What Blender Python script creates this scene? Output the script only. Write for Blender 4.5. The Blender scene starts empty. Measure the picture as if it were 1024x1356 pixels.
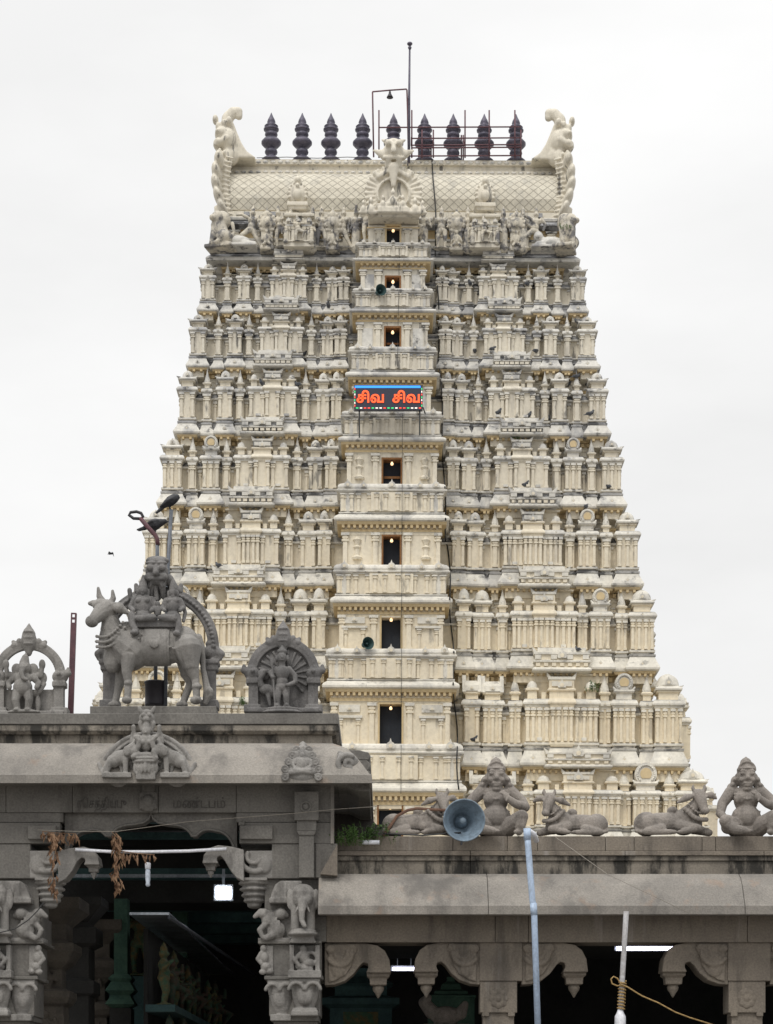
import bpy, math, random
from mathutils import Matrix, Vector, noise as mnoise
random.seed(7)
PI = math.pi
scn = bpy.context.scene
COL = scn.collection
# ------------------------------------------------------------------ camera
F, HY, CX, EYE = 2800.0, 1480.0, 512.0, 1.6      # focal length, horizon row, centre column (photo pixels), eye height
cam_d = bpy.data.cameras.new('camera')
cam = bpy.data.objects.new('camera', cam_d); COL.objects.link(cam)
cam.location = (0, 0, EYE); cam.rotation_euler = (math.radians(90), 0, 0)
cam_d.sensor_fit = 'VERTICAL'; cam_d.sensor_height = 36.0
cam_d.lens = F / 1356.0 * 36.0
cam_d.shift_y = (HY - 678.0) / 1356.0
cam_d.clip_start = 0.1; cam_d.clip_end = 5000
scn.camera = cam
# ------------------------------------------------------------------ world, sun, exposure
SUN_EL, SUN_AZ = 52.0, 200.0
w = bpy.data.worlds.new('World'); scn.world = w; w.use_nodes = True
nt = w.node_tree; nt.nodes.clear()
def N(t, typ, **kw):
    n = t.nodes.new(typ)
    for k, v in kw.items(): setattr(n, k, v)
    return n
out = N(nt, 'ShaderNodeOutputWorld'); bg = N(nt, 'ShaderNodeBackground'); bg.inputs['Strength'].default_value = 0.12
sky = N(nt, 'ShaderNodeTexSky', sky_type='NISHITA', sun_disc=False)
sky.sun_elevation = math.radians(SUN_EL); sky.sun_rotation = math.radians(SUN_AZ); sky.dust_density = 4.0; sky.air_density = 1.5
tc = N(nt, 'ShaderNodeTexCoord')
sep = N(nt, 'ShaderNodeSeparateXYZ'); nt.links.new(tc.outputs['Generated'], sep.inputs[0])
pw = N(nt, 'ShaderNodeMath', operation='POWER'); pw.use_clamp = True; pw.inputs[1].default_value = 3.5
elev = N(nt, 'ShaderNodeMapRange'); elev.inputs['From Min'].default_value = 0.0; elev.inputs['From Max'].default_value = 1.0
elev.inputs['To Min'].default_value = 7.75; elev.inputs['To Max'].default_value = 18.0
nt.links.new(sep.outputs['Z'], pw.inputs[0]); nt.links.new(pw.outputs[0], elev.inputs['Value'])
mp = N(nt, 'ShaderNodeMapping'); mp.inputs['Scale'].default_value = (2.2, 2.2, 6.0); nt.links.new(tc.outputs['Generated'], mp.inputs[0])
cn = N(nt, 'ShaderNodeTexNoise'); cn.inputs['Scale'].default_value = 1.6; cn.inputs['Detail'].default_value = 6; nt.links.new(mp.outputs[0], cn.inputs['Vector'])
cr = N(nt, 'ShaderNodeMapRange'); cr.inputs['From Min'].default_value = 0.35; cr.inputs['From Max'].default_value = 0.7
cr.inputs['To Min'].default_value = 0.91; cr.inputs['To Max'].default_value = 1.06; nt.links.new(cn.outputs[0], cr.inputs['Value'])
mul = N(nt, 'ShaderNodeMath', operation='MULTIPLY'); nt.links.new(elev.outputs[0], mul.inputs[0]); nt.links.new(cr.outputs[0], mul.inputs[1])
cmb = N(nt, 'ShaderNodeVectorMath', operation='SCALE'); cmb.inputs[0].default_value = (1.0, 0.998, 0.993); nt.links.new(mul.outputs[0], cmb.inputs['Scale'])
mx = N(nt, 'ShaderNodeMixRGB'); mx.inputs[0].default_value = 0.975
nt.links.new(sky.outputs[0], mx.inputs[1]); nt.links.new(cmb.outputs[0], mx.inputs[2])
nt.links.new(mx.outputs[0], bg.inputs['Color']); nt.links.new(bg.outputs[0], out.inputs['Surface'])
sd = bpy.data.lights.new('sun', 'SUN'); sd.energy = 1.2; sd.angle = math.radians(18); sd.color = (1.0, 0.96, 0.9)
sun = bpy.data.objects.new('sun', sd); COL.objects.link(sun); sun.location = (-30, -40, 80)
sun.rotation_euler = (math.radians(90 - SUN_EL), 0, math.radians(-22))
scn.view_settings.view_transform = 'Standard'; scn.view_settings.look = 'None'
scn.view_settings.exposure = 0.0; scn.view_settings.gamma = 1.0

# ------------------------------------------------------------------ pixel helpers (a distance D is always given)
def X(px, D): return (px - CX) * D / F
def Z(py, D): return EYE + (HY - py) * D / F

# ------------------------------------------------------------------ materials
def mk(name, c1, c2=None, n1=1.2, gr=None, glo=.5, ghi=.66, gs=(2, 2, .5), gcol=(.035, .034, .03), hz=None,
       rough=.9, bump=.25, bs=30, fine=.18, metal=0.0, gr2=None, g2s=(7, 7, 7), g2lo=.56, g2hi=.66, g2col=None, top=None, mid=0.0):
    m = bpy.data.materials.new(name); m.use_nodes = True
    t = m.node_tree; b = t.nodes['Principled BSDF']; L = t.links.new
    b.inputs['Roughness'].default_value = rough; b.inputs['Metallic'].default_value = metal
    geo = N(t, 'ShaderNodeNewGeometry'); pos = geo.outputs['Position']
    def noise(sc, det=5, vec=None, r=.6):
        n = N(t, 'ShaderNodeTexNoise'); n.inputs['Scale'].default_value = sc; n.inputs['Detail'].default_value = det
        n.inputs['Roughness'].default_value = r; L(vec or pos, n.inputs['Vector']); return n.outputs[0]
    def mr(v, a, b_, c, d, smooth=True):
        n = N(t, 'ShaderNodeMapRange'); n.interpolation_type = 'SMOOTHSTEP' if smooth else 'LINEAR'
        for i, q in zip(('From Min', 'From Max', 'To Min', 'To Max'), (a, b_, c, d)): n.inputs[i].default_value = q
        L(v, n.inputs['Value']); return n.outputs[0]
    def mix(f, a, b_):
        n = N(t, 'ShaderNodeMixRGB')
        if isinstance(f, float): n.inputs[0].default_value = f
        else: L(f, n.inputs[0])
        for i, q in ((1, a), (2, b_)):
            if isinstance(q, tuple): n.inputs[i].default_value = (*q, 1)
            else: L(q, n.inputs[i])
        return n.outputs[0]
    c2 = c2 or tuple(q * .8 for q in c1)
    col = mix(mr(noise(n1), .35, .65, 0, 1), c1, c2)
    if top:
        s0 = N(t, 'ShaderNodeSeparateXYZ'); L(pos, s0.inputs[0])
        col = mix(mr(s0.outputs['Z'], 20, 42, 0, .85), col, top)
    if mid: col = mix(mr(noise(.16, 3), .4, .62, 0, mid), col, (.42, .40, .37))
    fn = noise(bs, 6)
    fv = mr(fn, .3, .7, 1 - fine, 1 + fine, False)
    v = N(t, 'ShaderNodeVectorMath', operation='SCALE'); L(col, v.inputs[0]); L(fv, v.inputs['Scale']); col = v.outputs[0]
    if gr:
        mpn = N(t, 'ShaderNodeMapping'); mpn.inputs['Scale'].default_value = gs; L(pos, mpn.inputs[0])
        g = mr(noise(1.0, 7, mpn.outputs[0], .65), glo, ghi, 0, gr)
        if hz:
            s = N(t, 'ShaderNodeSeparateXYZ'); L(pos, s.inputs[0])
            h = mr(s.outputs['Z'], hz[0], hz[1], hz[2], 1.0)
            q = N(t, 'ShaderNodeMath', operation='MULTIPLY'); L(g, q.inputs[0]); L(h, q.inputs[1]); g = q.outputs[0]
        col = mix(g, col, gcol)
    if gr2:
        mpn = N(t, 'ShaderNodeMapping'); mpn.inputs['Scale'].default_value = g2s; mpn.inputs['Location'].default_value = (3.1, 7.7, 1.3); L(pos, mpn.inputs[0])
        g = mr(noise(1.0, 6, mpn.outputs[0], .6), g2lo, g2hi, 0, gr2)
        if hz:
            q = N(t, 'ShaderNodeMath', operation='MULTIPLY'); L(g, q.inputs[0]); L(h, q.inputs[1]); g = q.outputs[0]
        col = mix(g, col, g2col or gcol)
    L(col, b.inputs['Base Color'])
    if bump:
        bp = N(t, 'ShaderNodeBump'); bp.inputs['Strength'].default_value = bump; bp.inputs['Distance'].default_value = .02
        L(fn, bp.inputs['Height']); L(bp.outputs[0], b.inputs['Normal'])
    return m
def emit(name, c, s):
    m = bpy.data.materials.new(name); m.use_nodes = True; b = m.node_tree.nodes['Principled BSDF']
    b.inputs['Base Color'].default_value = (*c, 1); b.inputs['Emission Color'].default_value = (*c, 1); b.inputs['Emission Strength'].default_value = s
    return m
HZ = (12, 46, .35)
CREAM = mk('cream_limewash', (.80, .715, .55), (.72, .63, .47), n1=.35, gr=.6, glo=.5, ghi=.72, gs=(1.7, 1.7, .22), gcol=(.27, .25, .22), hz=HZ, bs=6, bump=.25, fine=.1, gr2=.85, g2s=(2.2, 2.2, .5), g2lo=.585, g2hi=.68, g2col=(.09, .088, .088), top=(.67, .63, .54), mid=.18)
WHITE = mk('pale_weathered_limewash', (.78, .74, .645), (.66, .625, .54), n1=.6, gr=.8, glo=.45, ghi=.66, gs=(1.0, 1.0, .7), gcol=(.24, .245, .26), hz=HZ, bs=7, bump=.3, fine=.12, gr2=.85, g2s=(1.9, 1.9, 3), g2lo=.575, g2hi=.68, g2col=(.055, .055, .06), top=(.62, .605, .565), mid=.2)
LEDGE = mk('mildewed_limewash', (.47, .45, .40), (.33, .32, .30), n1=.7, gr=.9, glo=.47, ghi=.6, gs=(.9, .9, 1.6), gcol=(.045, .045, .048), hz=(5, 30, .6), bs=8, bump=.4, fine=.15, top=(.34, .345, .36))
OCHRE = mk('ochre_limewash', (.62, .49, .29), (.54, .42, .24), n1=.6, gr=.4, glo=.5, ghi=.7, gs=(1.5, 1.5, .5), gcol=(.2, .17, .12), hz=HZ, bs=6, fine=.08)
DOORDK = mk('dark_door_paint', (.022, .027, .036), (.016, .019, .026), bump=.05)
DOORFR = mk('brown_door_frame', (.26, .13, .05), (.2, .09, .035), n1=3, bump=.1)
STONE = mk('grey_granite', (.188, .178, .162), (.135, .128, .118), n1=1.4, gr=.62, glo=.52, ghi=.72, gs=(2.2, 2.2, .5), gcol=(.055, .05, .046), bs=38, bump=.35, fine=.22)
STONEL = mk('pale_granite', (.295, .272, .242), (.215, .2, .18), n1=1.1, gr=.65, glo=.48, ghi=.68, gs=(2.0, 2.0, .5), gcol=(.10, .094, .088), bs=45, bump=.3, fine=.2, gr2=.35, g2s=(3, 3, 3), g2lo=.58, g2hi=.72, g2col=(.33, .22, .15))
STONEB = mk('brown_granite', (.215, .185, .15), (.165, .142, .118), n1=1.5, gr=.6, glo=.5, ghi=.7, gs=(3, 3, .6), gcol=(.05, .045, .04), bs=40, bump=.35, fine=.22, gr2=.5, g2s=(4, 4, .35), g2lo=.58, g2hi=.72, g2col=(.36, .34, .32))
STAINED = mk('mould_streaked_granite', (.23, .205, .17), (.16, .142, .12), n1=2, gr=.9, glo=.44, ghi=.6, gs=(4.5, 4.5, 1.3), gcol=(.012, .012, .011), bs=40, bump=.4, fine=.2)
CARVED = mk('carved_granite', (.285, .272, .255), (.205, .196, .184), n1=3, gr=.55, glo=.5, ghi=.68, gs=(5, 5, 2.2), gcol=(.06, .056, .052), bs=48, bump=.45, fine=.2)
CARVEDB = mk('brown_carved_granite', (.275, .245, .218), (.20, .18, .162), n1=3.5, gr=.5, glo=.5, ghi=.68, gs=(6, 6, 2.5), gcol=(.06, .052, .046), bs=48, bump=.45, fine=.2)
CARVEDD = mk('dark_carved_granite', (.195, .187, .182), (.13, .126, .124), n1=4, gr=.5, glo=.5, ghi=.68, gs=(5, 5, 2), gcol=(.04, .037, .036), bs=48, bump=.45, fine=.2)
DARKIN = mk('near_black_stone', (.035, .034, .032), (.022, .022, .021), bump=.2)  # near-black stone colour for the interior walls, ceilings and slabs
BLACKWALL = mk('black_streaked_wall', (.075, .068, .062), (.04, .037, .035), n1=1, gr=.6, gs=(9, 9, .5), gcol=(.15, .135, .12), bs=30)
COPPER = mk('dark_copper', (.115, .105, .14), (.075, .072, .10), n1=2, rough=.5, metal=.35, bs=12, bump=.15)
RUST = mk('rust_red_steel', (.13, .055, .065), (.09, .04, .05), n1=8, rough=.6, bump=.1)
STEEL = mk('grey_steel', (.15, .165, .19), (.11, .12, .14), n1=8, rough=.5, metal=.3, bump=.1)
DKPLAST = mk('dark_plastic', (.03, .027, .035), (.02, .02, .024), rough=.5, bump=0)
GREENHORN = mk('green_horn_paint', (.035, .075, .075), (.025, .055, .055), n1=6, rough=.45, bump=.05)
BLUEHORN = mk('blue_grey_horn_paint', (.20, .265, .33), (.15, .20, .25), n1=7, rough=.5, bump=.06, gr=.3, gs=(14, 14, 14), gcol=(.1, .11, .12))
PVCB = mk('pale_blue_pvc', (.43, .54, .70), (.38, .48, .63), n1=5, rough=.4, bump=.03, gr=.35, gs=(18, 18, 3), gcol=(.25, .27, .3))
PVCW = mk('grey_white_pipe', (.50, .50, .52), (.38, .37, .37), n1=9, rough=.55, bump=.1, gr=.5, gs=(20, 20, 5), gcol=(.16, .14, .13))
WHITEP = mk('white_plastic', (.75, .76, .80), (.65, .66, .72), n1=5, rough=.4, bump=0)
ROPE = mk('yellow_rope', (.48, .33, .14), (.34, .22, .09), n1=30, bs=160, bump=.8)
LEAFDRY = mk('dried_leaf', (.30, .19, .115), (.18, .10, .06), n1=12, bump=.2, bs=60)
LEAFGR = mk('green_leaf', (.10, .19, .045), (.06, .12, .03), n1=10, bump=.1)
CROWM = mk('black_feather', (.017, .018, .022), (.028, .029, .034), n1=14, rough=.55, bump=.2, bs=90)
PIGM = mk('grey_feather', (.05, .055, .065), (.09, .095, .105), n1=9, rough=.7, bump=0)
CABLE = mk('black_cable', (.025, .025, .026), rough=.6, bump=0)
WIRE = mk('pale_wire', (.30, .27, .23), rough=.6, bump=0)
BULB = emit('bulb_glow', (1.0, .66, .36), 1.5)
TUBEL = emit('tube_glow', (.86, .83, 1.0), 7.0)
FLOODL = emit('flood_glow', (.93, .95, 1.0), 28.0)
LEDR = emit('led_orange', (1.0, .10, .022), 1.1)
LEDB = emit('led_blue', (.03, .27, .95), 1.0)
LEDG = emit('led_green', (.05, .65, .2), .8)
LEDRD = emit('led_red', (.9, .08, .05), .8)
LEDW = emit('led_white', (.9, .85, .75), .8)
LEDPAN = mk('led_panel', (.020, .024, .045), (.03, .034, .06), n1=40, rough=.35, bump=0)
TEAL = mk('dark_teal_paint', (.065, .13, .13), (.045, .09, .095), n1=3)
GREENP = mk('faded_green_paint', (.07, .14, .10), (.045, .10, .075), n1=4)
GILT = mk('dull_gilt_paint', (.17, .12, .05), (.06, .13, .08), n1=9)
BLUEP = mk('blue_paint', (.03, .07, .16), (.02, .05, .1), n1=4)
SHEET = mk('galvanised_sheet', (.45, .49, .53), (.28, .31, .35), n1=3, rough=.3, metal=.7)
GROUND = mk('dusty_paving', (.20, .185, .165), (.15, .138, .122), n1=.4, gr=.4, gs=(.3, .3, .3), gcol=(.1, .09, .08), bs=8)
# lattice of the barrel roof: engraved diagonal grooves
def lattice():
    m = mk('lattice_limewash', (.66, .62, .52), (.58, .54, .45), n1=.7, gr=.55, gs=(.8, .8, .5), gcol=(.34, .33, .30), bs=7, fine=.12)
    t = m.node_tree; L = t.links.new; b = t.nodes['Principled BSDF']
    src = b.inputs['Base Color'].links[0].from_socket
    tcn = N(t, 'ShaderNodeTexCoord'); s = N(t, 'ShaderNodeSeparateXYZ'); L(tcn.outputs['Object'], s.inputs[0])
    def M(op, a, c):
        n = N(t, 'ShaderNodeMath', operation=op)
        for i, q in ((0, a), (1, c)):
            if isinstance(q, (int, float)): n.inputs[i].default_value = q
            elif q is not None: L(q, n.inputs[i])
        return n.outputs[0]
    zz = M('MULTIPLY', s.outputs['Z'], 1.15)
    fs = []
    for op in ('ADD', 'SUBTRACT'):
        q = M('MULTIPLY', M(op, s.outputs['X'], zz), 1 / .47)
        q = M('ABSOLUTE', M('SUBTRACT', M('FRACT', q, 0), .5), 0)
        fs.append(M('GREATER_THAN', q, .445))
    g = M('MAXIMUM', fs[0], fs[1])
    mm = N(t, 'ShaderNodeMixRGB'); L(M('MULTIPLY', g, .5), mm.inputs[0]); L(src, mm.inputs[1]); mm.inputs[2].default_value = (.13, .115, .085, 1)
    L(mm.outputs[0], b.inputs['Base Color'])
    bp = N(t, 'ShaderNodeBump'); bp.inputs['Strength'].default_value = .8; bp.inputs['Distance'].default_value = -.05; L(g, bp.inputs['Height']); L(bp.outputs[0], b.inputs['Normal'])
    return m
LATT = lattice()

# ------------------------------------------------------------------ mesh builder
class MB:
    def __init__(s, mats=None):
        s.v = []; s.f = []; s.m = []; s.sm = []; s.T = None; s.mats = list(mats or [])
    def mi(s, m):
        if m is None: return 0
        if m not in s.mats: s.mats.append(m)
        return s.mats.index(m)
    def add(s, vs, fs, m=None, sm=False):
        o = len(s.v); k = s.mi(m)
        if s.T is not None: vs = [tuple(s.T @ Vector(p)) for p in vs]
        s.v += [tuple(p) for p in vs]
        for f in fs: s.f.append([i + o for i in f])
        s.m += [k] * len(fs); s.sm += [sm] * len(fs)
    def box(s, x0, x1, y0, y1, z0, z1, m=None):
        if x0 > x1: x0, x1 = x1, x0
        if y0 > y1: y0, y1 = y1, y0
        if z0 > z1: z0, z1 = z1, z0
        s.add([(x0, y0, z0), (x1, y0, z0), (x1, y1, z0), (x0, y1, z0), (x0, y0, z1), (x1, y0, z1), (x1, y1, z1), (x0, y1, z1)],
              [(0, 3, 2, 1), (4, 5, 6, 7), (0, 1, 5, 4), (1, 2, 6, 5), (2, 3, 7, 6), (3, 0, 4, 7)], m)
    def rloft(s, x0, x1, y0, y1, prof, m=None, back=0.0, top=True, bot=True):
        """rectangle x0..x1 (front y0, back y1) grown by offset at each height: prof = [(offset, z[, material of the band above])]"""
        rings = []
        for p in prof:
            o, z = p[0], p[1]
            rings.append([(x0 - o, y0 - o, z), (x1 + o, y0 - o, z), (x1 + o, y1 + o * back, z), (x0 - o, y1 + o * back, z)])
        for i in range(len(rings) - 1):
            mm = prof[i][2] if len(prof[i]) > 2 and prof[i][2] is not None else m
            s.add(rings[i] + rings[i + 1], [(j, (j + 1) % 4, (j + 1) % 4 + 4, j + 4) for j in range(4)], mm)
        if bot: s.add(rings[0], [(3, 2, 1, 0)], m)
        if top: s.add(rings[-1], [(0, 1, 2, 3)], m)
    def lathe(s, cx, cy, prof, n=12, m=None, sm=True, z0=0.0, a0=0.0):
        vs = []; fs = []
        for r, z in prof:
            for k in range(n):
                a = a0 + 2 * PI * k / n
                vs.append((cx + r * math.cos(a), cy + r * math.sin(a), z0 + z))
        for i in range(len(prof) - 1):
            for k in range(n):
                fs.append((i * n + k, i * n + (k + 1) % n, (i + 1) * n + (k + 1) % n, (i + 1) * n + k))
        fs.append(tuple(range(n - 1, -1, -1))); o = (len(prof) - 1) * n; fs.append(tuple(o + k for k in range(n)))
        s.add(vs, fs, m, sm)
    def tube(s, pts, r, n=8, m=None, sm=True, flat=1.0, cap=True):
        pts = [Vector(p) for p in pts]; rs = r if isinstance(r, (list, tuple)) else [r] * len(pts)
        vs = []; up = None
        for i, p in enumerate(pts):
            t = (pts[min(i + 1, len(pts) - 1)] - pts[max(i - 1, 0)])
            t = t.normalized() if t.length > 1e-9 else Vector((0, 0, 1))
            if up is None:
                up = Vector((0, 1, 0)) if abs(t.y) < .9 else Vector((1, 0, 0))
            a = t.cross(up)
            a = a.normalized() if a.length > 1e-6 else t.orthogonal().normalized()
            b = a.cross(t).normalized(); up = b
            for k in range(n):
                q = 2 * PI * k / n
                vs.append(p + a * (rs[i] * math.cos(q)) + b * (rs[i] * flat * math.sin(q)))
        fs = []
        for i in range(len(pts) - 1):
            for k in range(n): fs.append((i * n + k, i * n + (k + 1) % n, (i + 1) * n + (k + 1) % n, (i + 1) * n + k))
        if cap:
            fs.append(tuple(range(n - 1, -1, -1))); o = (len(pts) - 1) * n; fs.append(tuple(o + k for k in range(n)))
        s.add(vs, fs, m, sm)
    def prism(s, pl, y0, y1, m=None):
        """outline [(x,z)] given counter-clockwise seen from the front (-y)"""
        a = sum(pl[i][0] * pl[(i + 1) % len(pl)][1] - pl[(i + 1) % len(pl)][0] * pl[i][1] for i in range(len(pl)))
        if a < 0: pl = pl[::-1]
        n = len(pl); vs = [(x, y0, z) for x, z in pl] + [(x, y1, z) for x, z in pl]
        fs = [tuple(range(n)), tuple(range(2 * n - 1, n - 1, -1))] + [((i + 1) % n, i, i + n, (i + 1) % n + n) for i in range(n)]
        s.add(vs, fs, m)
    def ell(s, c, r, m=None, n=14, k=9, rot=None):
        if not isinstance(r, (tuple, list)): r = (r, r, r)
        vs = []; R = rot.to_3x3() if rot is not None else None
        def put(x, y, z):
            p = Vector((x * r[0], y * r[1], z * r[2]))
            if R is not None: p = R @ p
            vs.append((p.x + c[0], p.y + c[1], p.z + c[2]))
        put(0, 0, -1)
        for i in range(1, k):
            a = -PI / 2 + PI * i / k
            for j in range(n):
                b = 2 * PI * j / n; put(math.cos(a) * math.cos(b), math.cos(a) * math.sin(b), math.sin(a))
        put(0, 0, 1); fs = []
        for j in range(n):
            fs.append((0, 1 + (j + 1) % n, 1 + j))
            fs.append((len(vs) - 1, len(vs) - 1 - n + j, len(vs) - 1 - n + (j + 1) % n))
        for i in range(k - 2):
            for j in range(n):
                a = 1 + i * n; fs.append((a + j, a + (j + 1) % n, a + n + (j + 1) % n, a + n + j))
        s.add(vs, fs, m, True)
    def cap(s, p0, p1, r0, r1, m=None, n=12):
        p0 = Vector(p0); p1 = Vector(p1); d = p1 - p0
        if d.length < 1e-6: return s.ell(p0, r0, m)
        t = d.normalized(); pts = []; rs = []
        for a in (-80, -55, -28, 0):
            pts.append(p0 + t * (r0 * math.sin(math.radians(a)))); rs.append(max(r0 * math.cos(math.radians(a)), 1e-4))
        for a in (0, 28, 55, 80):
            pts.append(p1 + t * (r1 * math.sin(math.radians(a)))); rs.append(max(r1 * math.cos(math.radians(a)), 1e-4))
        s.tube(pts, rs, n, m)
    def chain(s, pts, rs, m=None):
        for i in range(len(pts) - 1): s.cap(pts[i], pts[i + 1], rs[i], rs[i + 1], m)
    def mesh(s, name):
        me = bpy.data.meshes.new(name); me.from_pydata(s.v, [], s.f)
        for m in s.mats: me.materials.append(m)
        me.polygons.foreach_set('material_index', s.m); me.polygons.foreach_set('use_smooth', s.sm)
        me.update(); return me
    def build(s, name, parent=None, loc=None, bevel=0.0, m=None):
        if m is not None and not s.mats: s.mats.append(m)
        o = bpy.data.objects.new(name, s.mesh(name)); COL.objects.link(o)
        if parent: o.parent = parent
        if loc: o.location = loc
        if bevel:
            b = o.modifiers.new('bevel', 'BEVEL'); b.width = bevel; b.segments = 2; b.limit_method = 'ANGLE'; b.angle_limit = math.radians(35)
        return o
def sculpt(mb, name, mat, voxel, parent=None, loc=None, it=2, adapt=0.0):
    """joins the closed shapes of mb into one continuous carved surface"""
    mb.mats = [mat]; mb.m = [0] * len(mb.m)
    o = mb.build('tmp_' + name)
    r = o.modifiers.new('r', 'REMESH'); r.mode = 'VOXEL'; r.voxel_size = voxel; r.use_smooth_shade = True
    if it:
        q = o.modifiers.new('s', 'SMOOTH'); q.factor = .5; q.iterations = it
    dg = bpy.context.evaluated_depsgraph_get(); dg.update()
    me = bpy.data.meshes.new_from_object(o.evaluated_get(dg))
    me.materials.clear(); me.materials.append(mat)
    me.polygons.foreach_set('material_index', [0] * len(me.polygons)); me.polygons.foreach_set('use_smooth', [True] * len(me.polygons))
    bpy.data.objects.remove(o)
    o = bpy.data.objects.new(name, me); me.name = name; COL.objects.link(o)
    if parent: o.parent = parent
    if loc: o.location = loc
    return o
def tag(o, label=None, cat=None, group=None, kind=None):
    if label: o['label'] = label
    if cat: o['category'] = cat
    if group: o['group'] = group
    if kind: o['kind'] = kind
    return o
def thing(name, label, cat, loc=(0, 0, 0), group=None):
    o = bpy.data.objects.new(name, None); COL.objects.link(o); o.location = loc; o.empty_display_size = .2
    return tag(o, label, cat, group)
def inst(o, parent, loc=None, name=None):
    c = o.copy(); COL.objects.link(c)
    if parent: c.parent = parent
    if loc is not None: c.location = loc
    return c
def lerp(a, b, t): return a + (b - a) * t
class PX:
    """carving frame: photo pixels (x, y) plus a depth in pixels -> metres about a base point at distance D"""
    def __init__(s, ax, ay, D, mir=False, k=1.0):
        s.ax, s.ay, s.D = ax, ay, D; s.s = D / F * k; s.mir = -1 if mir else 1
        s.loc = (X(ax, D), D, Z(ay, D)); s.mb = MB()
    def p(s, x, y, d=0): return ((x - s.ax) * s.s * s.mir, d * s.s, (s.ay - y) * s.s)
    def ell(s, x, y, d, rx, ry, rd, rot=0.0):
        q = Matrix.Rotation(math.radians(-rot) * s.mir, 4, 'Y') if rot else None      # rot: clockwise degrees in the picture
        s.mb.ell(s.p(x, y, d), (rx * s.s, rd * s.s, ry * s.s), rot=q.inverted() if q else None)
    def cap(s, a, b, r0, r1): s.mb.cap(s.p(*a), s.p(*b), r0 * s.s, r1 * s.s)
    def chain(s, pts, rs):
        for i in range(len(pts) - 1): s.cap(pts[i], pts[i + 1], rs[i], rs[i + 1])
    def box(s, x0, x1, y0, y1, d0, d1):
        a = s.p(x0, y1, d0); b = s.p(x1, y0, d1); s.mb.box(a[0], b[0], a[1], b[1], a[2], b[2])
    def prism(s, pl, d0, d1): s.mb.prism([(s.p(x, y)[0], s.p(x, y)[2]) for x, y in pl], d0 * s.s, d1 * s.s)
    def arc(s, cx, cy, r, a0, a1, w, d, n=26, rd=None, bead=None):
        for i in range(n):
            t0 = math.radians(lerp(a0, a1, i / n)); t1 = math.radians(lerp(a0, a1, (i + 1) / n))
            if bead:
                s.ell(cx + r * math.cos(t0), cy - r * math.sin(t0), d, bead, bead, bead)
            else:
                s.cap((cx + r * math.cos(t0), cy - r * math.sin(t0), d), (cx + r * math.cos(t1), cy - r * math.sin(t1), d), w, w)
    def sculpt(s, name, mat, voxel=.011, parent=None, it=2, loc='own'):
        return sculpt(s.mb, name, mat, voxel, parent, (0, 0, 0) if parent else s.loc, it)

# ================================================================== GROUND
g = MB(); g.box(-400, 400, -60, 900, -.5, 0.0, GROUND); tag(g.build('ground'), kind='structure')

# ================================================================== TOWER
TX, TY = X(514.5, 102), 111.0
tower = thing('gateway_tower', 'tall cream tiered temple gateway tower with rows of miniature shrines, behind the grey stone halls', 'temple tower', (TX, TY, 0))
tower.rotation_euler = (0, math.radians(.3), 0)
K = [1115, 1012, 884, 773, 668, 574, 485, 411, 345]
HWP = [430, 395, 357, 335, 312, 291, 276, 262, 249]
DL = [101.5 + .5 * i for i in range(9)]
HW = [HWP[i] * DL[i] / F for i in range(9)]
ZK = [Z(K[i], DL[i]) for i in range(9)]
YF = [DL[i] - TY for i in range(9)]           # front lip plane in the tower's frame
B = [1190, 1047, 910, 797, 688, 583, 497, 412, 344]
BHP = [112, 101, 91, 81, 76.5, 71.5, 62.5, 57.5, 53.5]
BD = [99.3 + .5 * i for i in range(9)]
BW = [BHP[i] * BD[i] / F for i in range(9)]
BZ = [Z(B[i], BD[i]) for i in range(9)]
BY = [BD[i] - TY for i in range(9)]

def pilaster(mb, x, y, z0, z1, w=.15, pr=.10, m=None, cap=True):
    m = m or CREAM; h = z1 - z0
    mb.box(x - w / 2, x + w / 2, y - pr, y + .02, z0, z1, m)
    if cap:
        mb.box(x - w * .72, x + w * .72, y - pr - .025, y + .02, z0 + .005, z0 + h * .09, m)
        mb.box(x - w * .85, x + w * .85, y - pr - .04, y + .02, z0 + h * .74, z0 + h * .79, m)
        mb.box(x - w * .7, x + w * .7, y - pr - .02, y + .02, z0 + h * .83, z0 + h * .875, m)
        mb.box(x - w * 1.0, x + w * 1.0, y - pr - .05, y + .02, z0 + h * .91, z0 + h * .985, WHITE)
def nasi(mb, x, y, z, r, m=None, deep=.12):
    """small horseshoe gable with a finial, facing the front"""
    m = m or WHITE
    pl = []
    for k in range(11):
        a = math.radians(-30 + 240 * k / 10); pl.append((x + r * math.cos(a), z + r * .9 + r * math.sin(a)))
    mb.prism(pl, y - deep, y + .05, m)
    mb.prism([(x - r * .35, z + r * 1.6), (x + r * .35, z + r * 1.6), (x, z + r * 2.7)], y - deep * .9, y + .04, m)
    mb.prism([(x + r * .45 * math.cos(math.radians(q * 45)), z + r * .95 + r * .45 * math.sin(math.radians(q * 45))) for q in range(8)], y - deep - .025, y - deep + .01, CREAM)
def finial(mb, x, y, z, s, m=None):
    mb.lathe(x, y, [(.10 * s, 0), (.16 * s, .08 * s), (.07 * s, .16 * s), (.05 * s, .2 * s), (.17 * s, .34 * s), (.12 * s, .48 * s), (.03 * s, .62 * s), (.01, .8 * s)], 8, m or WHITE)
DOME = [(1.0, 0), (1.08, .06), (1.04, .14), (1.0, .3), (.93, .48), (.8, .64), (.6, .78), (.35, .88), (.2, .93)]
def dome(mb, x, y, z, r, h, n=12, m=None):
    mb.lathe(x, y, [(a * r, b * h) for a, b in DOME], n, m or WHITE, True, z, PI / n)

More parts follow.
